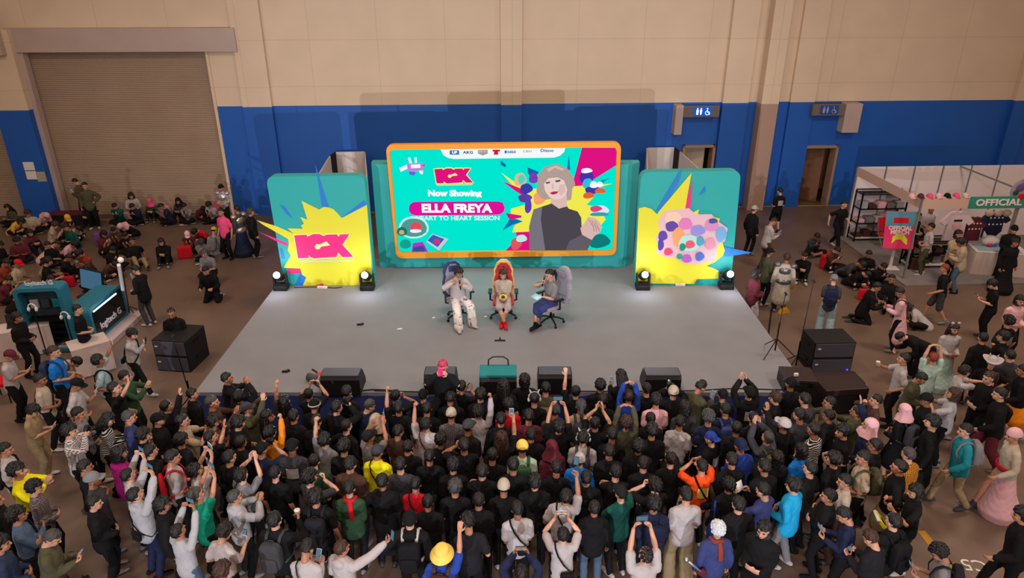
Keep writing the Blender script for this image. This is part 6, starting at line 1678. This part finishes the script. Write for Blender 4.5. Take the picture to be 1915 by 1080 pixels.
# sign board
sx0, sy0 = unproject(1797, 366, BH - .05)
sg = empty('booth_sign', (sx0, fyl + (sx0 - fxl) * .05 - .07, 0), WA, 'teal sign board with raised white lettering on the booth fascia', 'sign')
MB().box((1.35, 0, BH - .12), (2.7, .05, .36), bev=.01).build('sign_panel', mat('teal_sign', '#2c8a78', .6), sg)
fontmesh('lettering', 'OFFICIAL MERCH', .27, m_paper, sg, loc=(.16, -.035, BH - .12), ext=.008, align='LEFT', bold=.008, sx=1.25)
cl = MB(); cz = BH + .22
MB().ball((1.75, .02, cz), (.62, .03, .42), 24).build('sticker_backing', mat('grey_sticker', '#8f8f9a', .6), sg)
for (a, b, r_, c) in ((-.35, .1, .13, 'pu'), (-.2, .28, .14, 'hp'), (0, .1, .17, 'pk'), (.2, .25, .15, 'te'), (.3, 0, .15, 'r'), (.05, -.15, .16, 'ye'), (-.25, -.18, .12, 'r'), (.42, .2, .1, 'go'), (-.45, -.05, .09, 'gr'), (.4, -.22, .1, 'pu')):
    MB().ball((1.75 + a, -.02, cz + b), (r_, .02, r_ * .85), 12).build('sticker_shape', cloth(c), sg)
# caps in a row on the fascia shelf
for k in range(7):
    px = 1700 + k * 17; x, y = unproject(px, 363, BH + .06); y = fyl + (x - fxl) * .05 + .10
    o = bpy.data.objects.new('baseball_cap', hmesh('c')); COL.objects.link(o); o.location = (x, y, BH + .0); o.rotation_euler = (0, 0, math.pi)
    o.material_slots[0].link = 'OBJECT'; o.material_slots[0].material = cloth(('pk', 'ma', 'hp', 'pk', 'k', 'hp', 'bd')[k])
    tag(o, '%s display cap on the booth ledge, %s from the left' % (('pink', 'maroon', 'hot pink', 'pink', 'black', 'hot pink', 'tan')[k], ('first', 'second', 'third', 'fourth', 'fifth', 'sixth', 'seventh')[k]), 'cap', 'caps on the booth ledge')
def rack(x, y, w_, d_, h_, rz, label, shelves=4, goods=('lg', 'w', 'pk', 'g', 'br', 'dg')):
    r = empty('shelf_rack', (x, y, .04), rz, label, 'shelf', 'black shelf racks in the booth')
    for sx in (-1, 1):
        for sy in (-1, 1): MB().box((sx * w_ / 2, sy * d_ / 2, h_ / 2), (.04, .04, h_)).build('post', m_metal, r)
    for k in range(shelves):
        z = .12 + (h_ - .2) * k / (shelves - 1)
        MB().box((0, 0, z), (w_, d_, .03)).build('shelf', m_metal if k else m_white, r)
    MB().box((0, -d_ / 2, h_), (w_, .03, .03)).box((0, d_ / 2, h_), (w_, .03, .03)).build('top_rail', m_metal, r)
    rr = random.Random(int(x * 100)); M = Matrix.Translation((x, y, .04)) @ Matrix.Rotation(rz, 4, 'Z')
    for k in range(shelves - 1):
        z = .135 + (h_ - .2) * k / (shelves - 1)
        n = int(w_ / .32)
        for i in range(n):
            hh = rr.uniform(.10, .26); c = rr.choice(goods)
            b = MB(); nl = max(2, int(hh / .03))
            for j in range(nl): b.box((rr.uniform(-.01, .01), rr.uniform(-.01, .01), .015 + j * .03), (.26, .30, .027), bev=.008)
            o = b.build('folded_shirt_stack', cloth(c), None); o.matrix_world = M @ Matrix.Translation((-w_ / 2 + (i + .5) * w_ / n, 0, z))
            STK.append((o, c, label, k, i, n))
    return r
STK = []
x, y = unproject(1632, 455); rack(x + .15, y + .35, 1.6, .45, 1.75, WA, 'black shelf rack at the left end of the booth, folded shirts on it')
x, y = unproject(1762, 430); rack(x, y + .9, 2.6, .45, 1.7, WA, 'long black shelf rack along the booth back panels', goods=('g', 'br', 'dg', 'k2', 'be'))
x, y = unproject(1690, 500); rack(x + .75, y + .05, 1.5, .5, .92, WA, 'low black display rack in front of the booth', shelves=3, goods=('g', 'br', 'be', 'gr'))
ordw = ('first', 'second', 'third', 'fourth', 'fifth', 'sixth', 'seventh', 'eighth')
for (o, c, lb, k, i, n) in STK:
    where = 'left rack' if 'left end' in lb else ('long back rack' if 'long' in lb else 'low front rack')
    tag(o, 'folded %s shirts, %s stack from left on shelf %s of the %s' % (CNAME[c], ordw[i], ('one', 'two', 'three')[k], where), 'clothing', 'folded shirts on the booth shelves')
# red folding chair
x, y = unproject(1650, 462); r = empty('folding_chair', (x, y, .0), R(20), 'red padded folding chair beside the merch poster', 'chair')
MB().box((0, 0, .46), (.42, .40, .05), bev=.015).build('seat', cloth('r'), r); MB().box((0, .20, .80), (.42, .05, .42), bev=.02, rot=(R(-8), 0, 0)).build('backrest', cloth('r'), r)
for s in (-1, 1):
    MB().tube([(s * .20, -.22, .0), (s * .20, .12, .50), (s * .20, .22, .95)], .012).build('leg', malu, r); MB().tube([(s * .18, .24, .0), (s * .18, -.16, .46)], .012).build('leg', malu, r)
# poster stand
x, y = unproject(1664, 503); r = empty('poster_stand', (x, y, 0), R(-4), 'pink and blue OFFICIAL MERCH poster on a white stand', 'poster')
MB().box((0, 0, .03), (.45, .35, .05), bev=.01).build('foot', m_white, r); MB().box((0, .02, .55), (.08, .04, 1.05)).build('post', m_white, r)
PB = empty('poster_pivot_holder', (0, 0, 0)); bpy.data.objects.remove(PB)
T_ = Matrix.Translation((0, -.05, 1.32)) @ Matrix.Rotation(R(-14), 4, 'X')
def pchild(name, mb, m):
    o = mb.build(name, m, r); o.matrix_local = T_; return o
pchild('poster_board', MB().box((0, 0, 0), (.92, .03, 1.15), bev=.01), mat('poster_pink', '#e0306a', .6))
pchild('poster_top', MB().box((0, -.018, .34), (.90, .006, .44)), mat('poster_blue', '#4f8ea0', .6))
pchild('red_tag', MB().box((0, -.024, .30), (.44, .006, .17)), cloth('r'))
pchild('yellow_print', MB().prism([(-.22, -.42), (-.2, -.2), (-.08, -.12), (.12, -.13), (.24, -.28), (.24, -.46), (.12, -.36), (.04, -.28), (-.1, -.30)], 'y', -.026, -.018), m_yellow)
for tx, zz in (('OFFICIAL', .06), ('MERCH', -.07)):
    o = fontmesh('lettering', tx, .17, m_paper, r, ext=.004, bold=.006, sx=1.05); o.matrix_local = T_ @ Matrix.Translation((0, -.024, zz)) @ Matrix.Rotation(R(90), 4, 'X')
# hanging T-shirt and jacket displays
def shirt_display(px, py, zc, sc_, m, label, deco):
    x, y = unproject(px, py, zc)
    r = empty('display_shirt', (x, y, zc), WA, label, 'clothing')
    pts = [(-.22, .36), (-.08, .40), (0, .37), (.08, .40), (.22, .36), (.46, .10), (.33, .0), (.25, .08), (.27, -.45), (-.27, -.45), (-.25, .08), (-.33, .0), (-.46, .10)]
    MB().prism([(a * sc_, b * sc_) for a, b in pts], 'y', -.05, .05).build('shirt_body', m, r)
    if deco == 'print':
        MB().ball((0, -.055, .0), (.13 * sc_, .01, .14 * sc_), 14).build('shirt_print', cloth('pk'), r); MB().box((0, -.06, .15 * sc_), (.22 * sc_, .012, .06)).build('shirt_print', cloth('k2'), r)
    else:
        for a in range(8): MB().ball((-.18 * sc_ + .12 * sc_ * (a % 4), -.055, (.18 - .2 * (a // 4)) * sc_), (.028, .01, .028), 10).build('button_badge', m_paper, r)
    MB().cyl((0, .08, -.45 * sc_), (0, .08, -zc + .05), .02, .02, 8).build('stand_pole', m_metal, r)
shirt_display(1787, 421, 1.45, 1.15, mat('white_tee_display', '#d9c4cc', .8), 'white display T-shirt with a pink face print in the booth', 'print')
shirt_display(1859, 417, 1.45, 1.05, cloth('n'), 'navy display jacket with white badges in the booth', 'badge')
shirt_display(1820, 426, 1.30, .9, cloth('ma'), 'dark maroon display jacket between the white shirt and navy jacket', 'badge')
x, y = unproject(1868, 398, 1.95)
for k in range(3):
    o = MB().ball((0, 0, 0), (.13, .11, .11), 12).ball((0, -.09, -.02), (.05, .03, .04), 8).build('plush_toy', cloth('bd'), None, smooth=True); o.location = (x - .28 + .26 * k, y, 1.95)
    tag(o, 'tan round plush above the navy display jacket, %s of three' % ('left', 'middle', 'right')[k], 'plush', 'plush heads above the navy jacket')
    MBk = None
# skirted table
x, y = unproject(1845, 512); r = empty('skirted_table', (x + .25, y + .15, 0), R(-12), 'table with white pleated skirt at the right front of the booth', 'table')
MB().box((0, 0, .76), (1.5, .75, .04), bev=.01).build('tabletop', m_white, r)
n = 120; v = []; f = []
per = []
for k in range(n):
    t = k / n * 4; s = int(t); q = t - s; cx, cy = [(-1 + 2 * q, -1), (1, -1 + 2 * q), (1 - 2 * q, 1), (-1, 1 - 2 * q)][s]
    wv = 1 + .025 * math.sin(k * 2.1); per.append((cx * .75 * wv, cy * .375 * wv * 1.01))
for (a, b) in per: v += [(a * 1.03, b * 1.05, .0), (a, b, .745)]
for k in range(n): q = (k + 1) % n; f.append((2 * k, 2 * q, 2 * q + 1, 2 * k + 1))
MB().add(v, f).build('table_skirt', mat('skirt_white', '#c4b2aa', .8), r, smooth=True)
MB().box((-.05, 0, .785), (1.2, .6, .008)).build('printed_cover', cloth('pb'), r)
x2, y2 = unproject(1850, 455, .85)
pl = empty('plush_toy', (x2, y2, .79), R(-10), 'white and blue eared plush on the skirted table', 'plush')
MB().ball((0, 0, .16), (.26, .18, .17), 16).build('body', m_paper, pl, smooth=True)
for s in (-1, 1): MB().cyl((s * .17, 0, .24), (s * .24, 0, .46), .09, .01, 10).build('ear', m_paper, pl, smooth=True)
MB().ball((-.05, -.16, .08), (.09, .05, .06), 10).build('patch', m_pink, pl, smooth=True); MB().ball((.12, -.15, .10), (.07, .05, .05), 10).build('patch', m_bluep, pl, smooth=True)

# =====================================================================
# gaming booth at the left
# =====================================================================
m_edge = mat('teal_edge', '#1f6f86', .5); m_gl = mat('dark_gloss', '#0b0c0f', .2); m_logo = mat('white_logo', '#d8d8dc', .5); m_strip = mat('light_strip', '#8fc4ff', emit=6)
def up2(px, py, z=0.0): return Vector((*unproject(px, py, z), 0))
A = up2(184, 648); B = up2(233, 604); u_ = (B - A).normalized(); ang = math.atan2(u_.y, u_.x)
r = empty('demo_counter', A, ang, 'black demo counter with teal rim and white logo lettering', 'counter')
Lc = (B - A).length + .25
prof = rounded([(0, .15), (Lc, .15), (Lc, 1.02), (0, 1.02)], .16)
MB().prism(prof, 'y', 0, .55).build('counter_body', m_gl, r)
o_ = rounded([(-.03, .12), (Lc + .03, .12), (Lc + .03, 1.05), (-.03, 1.05)], .18); i_ = rounded([(.05, .20), (Lc - .05, .20), (Lc - .05, .97), (.05, .97)], .13); n = len(o_); v = []; f = []
for yy in (-.02, .57): v += [(p[0], yy, p[1]) for p in o_] + [(p[0], yy, p[1]) for p in i_]
for k in range(n):
    q = (k + 1) % n; f += [(k, q, n + q, n + k), (2 * n + k, 3 * n + k, 3 * n + q, 2 * n + q), (k, 2 * n + k, 2 * n + q, q), (n + k, n + q, 3 * n + q, 3 * n + k)]
MB().add(v, f).build('rim', m_edge, r)
MB().box((Lc * .45, -.01, .90), (Lc * .7, .02, .03)).build('light_strip', m_strip, r)
fontmesh('lettering', 'logitech G', .24, m_logo, r, loc=(Lc * .5, -.012, .42), ext=.006, bold=.004)
MB().box((Lc / 2, .25, .07), (Lc + .5, 1.2, .14), bev=.01).build('plinth', mat('plinth_grey', '#b09a94', .7), r)
lamp('counter_glow', 'POINT', tuple(A + u_ * .8 + Vector((0.3, -.35, .9))), (0, 0, 0), 4, (.6, .8, 1.0), size=.1)
C0 = up2(140, 672); D0 = up2(100, 640)
x, y = unproject(108, 660); r = empty('demo_shelf', (x - .1, y + .2, 0), R(8), 'tall teal framed display stand with hanging accessories at the gaming booth', 'stand')
w_, h_ = 1.05, 1.75
o_ = rounded([(-w_ / 2, .03), (w_ / 2, .03), (w_ / 2, h_), (-w_ / 2, h_)], .14); i_ = rounded([(-w_ / 2 + .09, .12), (w_ / 2 - .09, .12), (w_ / 2 - .09, h_ - .09), (-w_ / 2 + .09, h_ - .09)], .09); n = len(o_); v = []; f = []
for yy in (-.22, .22): v += [(p[0], yy, p[1]) for p in o_] + [(p[0], yy, p[1]) for p in i_]
for k in range(n):
    q = (k + 1) % n; f += [(k, q, n + q, n + k), (2 * n + k, 3 * n + k, 3 * n + q, 2 * n + q), (k, 2 * n + k, 2 * n + q, q), (n + k, n + q, 3 * n + q, 3 * n + k)]
MB().add(v, f).build('frame', m_edge, r); MB().box((0, .12, h_ / 2), (w_ - .16, .03, h_ - .18)).build('back_panel', mat('pegboard', '#2a3a44', .6), r)
for k in range(3): MB().box((-.25 + .25 * k, .04, 1.25 - .0 * k), (.18, .06, .22), bev=.01).build('boxed_item', cloth(('lg', 'dg', 'te')[k]), r)
for k in range(4): MB().box((0, .0, .35 + .18 * k), (w_ - .22, .2, .02)).build('shelf', m_metal, r)
fontmesh('lettering', 'logitech G', .15, m_logo, r, loc=(.05, -.1, h_ + .08), ext=.008, bold=.003)
for (px, py, zz, lb) in ((60, 575, 1.3, 'pale headset on a stand behind the teal display frame'), (121, 590, 1.25, 'white headset hanging at the corner of the teal display frame')):
    x, y = unproject(px, py, zz); q = empty('headset', (x, y, zz), 0, lb, 'headset', 'headsets at the gaming booth')
    MB().tube([(.09 * math.cos(t), 0, .10 * math.sin(t)) for t in np.linspace(-.3, math.pi + .3, 12)], .015).build('headband', m_logo, q)
    for s in (-1, 1): MB().ball((s * .09, 0, -.04), (.03, .05, .06), 10).build('ear_cup', m_logo, q, smooth=True)
    MB().cyl((0, .02, -.05), (0, .02, -zz), .015, .015, 8).build('stand', m_metal, q)
# monitor with blue picture
x, y = -11.25, 17.35; r = empty('demo_monitor', (x, y, 0), R(-24), 'black demo monitor showing a blue picture behind the counter', 'monitor')
MB().box((0, 0, 1.05), (.86, .05, .56), rot=(R(-10), 0, 0), bev=.01).build('monitor_case', m_black, r); MB().box((0, -.035, 1.05), (.80, .008, .50), rot=(R(-10), 0, 0)).build('monitor_screen', mat('monitor_picture', '#5f8fb4', emit=.45), r)
MB().box((0, .05, .68), (.08, .06, .3)).build('neck', m_black, r); MB().box((0, 0, .54), (1.0, .45, .04), bev=.01).build('desk_top', m_black, r)
for s in (-1, 1): MB().box((s * .46, 0, .26), (.05, .42, .52)).build('desk_leg', m_metal, r)
# white folding screen tables at the left edge
for (px, py, w_, rz, lb) in ((45, 660, 1.4, 30, 'white table at the left edge below the gaming booth'), (178, 690, .8, 40, 'white low table between the gaming booth and the crowd')):
    x, y = unproject(px, py); r = empty('white_table', (x, y, 0), R(rz), lb, 'table', 'white tables by the gaming booth')
    MB().box((0, 0, .73), (w_, .6, .04), bev=.01).build('tabletop', mat('table_white', '#c4b4b0', .6), r); MB().box((0, -.29, .37), (w_, .015, .70)).build('front_cloth', mat('table_white', '#c4b4b0', .6), r)
    for sx in (-1, 1):
        for sy in (-1, 1): MB().cyl((sx * (w_ / 2 - .06), sy * .24, 0), (sx * (w_ / 2 - .06), sy * .24, .72), .018, .018, 8).build('leg', m_metal, r)
    if px == 45:
        q = empty('laptop', (x, y + .02, .752), R(rz), 'black laptop open on the white table at the left edge', 'laptop')
        MB().box((0, 0, .01), (.36, .25, .02), bev=.004).build('base', m_black, q); MB().box((0, .14, .14), (.36, .02, .24), rot=(R(-12), 0, 0)).build('lid', m_black, q)
x, y = unproject(12, 745); r = empty('event_chair', (x, y, 0), R(-80), 'dark red chair at the left edge of the picture', 'chair')
MB().box((0, 0, .45), (.44, .42, .07), bev=.02).build('seat', cloth('r'), r); MB().box((0, -.2, .72), (.44, .05, .45), bev=.02).build('backrest', cloth('r'), r)
for sx in (-1, 1):
    for sy in (-1, 1): MB().cyl((sx * .19, sy * .18, 0), (sx * .19, sy * .18, .43), .015, .015, 8).build('leg', m_metal, r)
# light pole beside the suited man
x, y = unproject(243, 590); r = empty('light_pole', (x, y, 0), 0, 'tall stand with white tube light beside the man in the dark jacket', 'light')
top = Vector((*unproject(226, 487, 2.35), 2.35)) - Vector((x, y, 0))
MB().cyl((0, 0, 0), top, .018, .014, 8).build('pole', m_metal, r); a_ = top * .52; MB().cyl(a_ + V(-.05, -.03, 0), top * .94 + V(-.05, -.03, 0), .042, .042, 12).build('tube_light', mat('tube_white', '#e8e6e4', .5), r)
MB().ball(top + V(0, 0, .02), (.07, .07, .07), 12).build('lamp_head', mat('tube_white', '#e8e6e4', .5), r)
for k in range(3):
    b = R(90 + 120 * k); MB().cyl((0, 0, .30), (.4 * math.cos(b), .4 * math.sin(b), .01), .012, .012, 8).build('leg', m_metal, r)
# bags on the floor
def floorbag(px, py, c, s_, label):
    x, y = unproject(px, py); r = empty('bag', (x, y, 0), R(random.uniform(-40, 40)), label, 'bag')
    MB().box((0, 0, .16 * s_), (.34 * s_, .16 * s_, .32 * s_), bev=.04 * s_).build('bag_body', cloth(c), r, smooth=False)
    MB().tube([(-.07 * s_, 0, .31 * s_), (-.06 * s_, 0, .42 * s_), (.06 * s_, 0, .42 * s_), (.07 * s_, 0, .31 * s_)], .01).build('handle', cloth(c), r)
for a in ((348, 482, 'r', 1.3, 'bright red tote bag on the floor in front of the seated group'), (408, 402, 'hp', 1.2, 'red bag held low beside the armoured costume'), (130, 535, 'r', 1.0, 'small red bag beside the people sitting at left'), (196, 458, 'pu', 1.5, 'purple patterned bag on the floor beside the maroon shirt'), (310, 402, 'pk', 1.2, 'pink backpack against the shutter'), (243, 412, 'pk', 1.0, 'pale pink bag in front of the people at the shutter'), (1545, 500, 'r', 1.4, 'red bag behind the person in the grey cap'), (1615, 560, 'r', 1.0, 'small red bag on the floor near the seated group'), (1712, 505, 'br', 1.3, 'brown bag at the foot of the merch display'), (1570, 440, 'dg', 1.1, 'dark bag beside the left shelf rack')): floorbag(*a)
for (px, py, c, lb) in ((312, 916 + 20, 'y', 'small yellow ball between the grey hoodie and the red bag'), (95, 842, 'ye', 'pale yellow ball behind the khaki trousers')):
    x, y = unproject(px, py, .9); o = MB().ball((0, 0, 0), (.05, .05, .05), 14).build('yellow_ball', cloth(c), None, smooth=True); o.location = (x, y, .05); x, y = unproject(px, py, .05); o.location = (x, y, .05); tag(o, lb, 'ball')
b_ = empty('long_bench', (*unproject(142, 420), 0), WA, 'dark bench with a maroon top against the blue pillar', 'bench')
MB().box((0, 0, .46), (1.7, .45, .06), bev=.01).build('bench_top', cloth('ma'), b_); MB().box((0, 0, .22), (1.6, .40, .42)).build('bench_base', m_black, b_)

x, y = S1[5]['loc'].x, S1[5]['loc'].y
r = empty('stool', (x, y, 0), 0, 'low black stool under the shaved man behind the left speakers', 'stool')
MB().cyl((0, 0, .40), (0, 0, .44), .17, .17, 20).build('seat', m_black, r)
for k in range(4): MB().cyl((.10 * math.cos(k * 1.571 + .78), .10 * math.sin(k * 1.571 + .78), .40), (.16 * math.cos(k * 1.571 + .78), .16 * math.sin(k * 1.571 + .78), 0), .014, .014, 8).build('leg', m_metal, r)
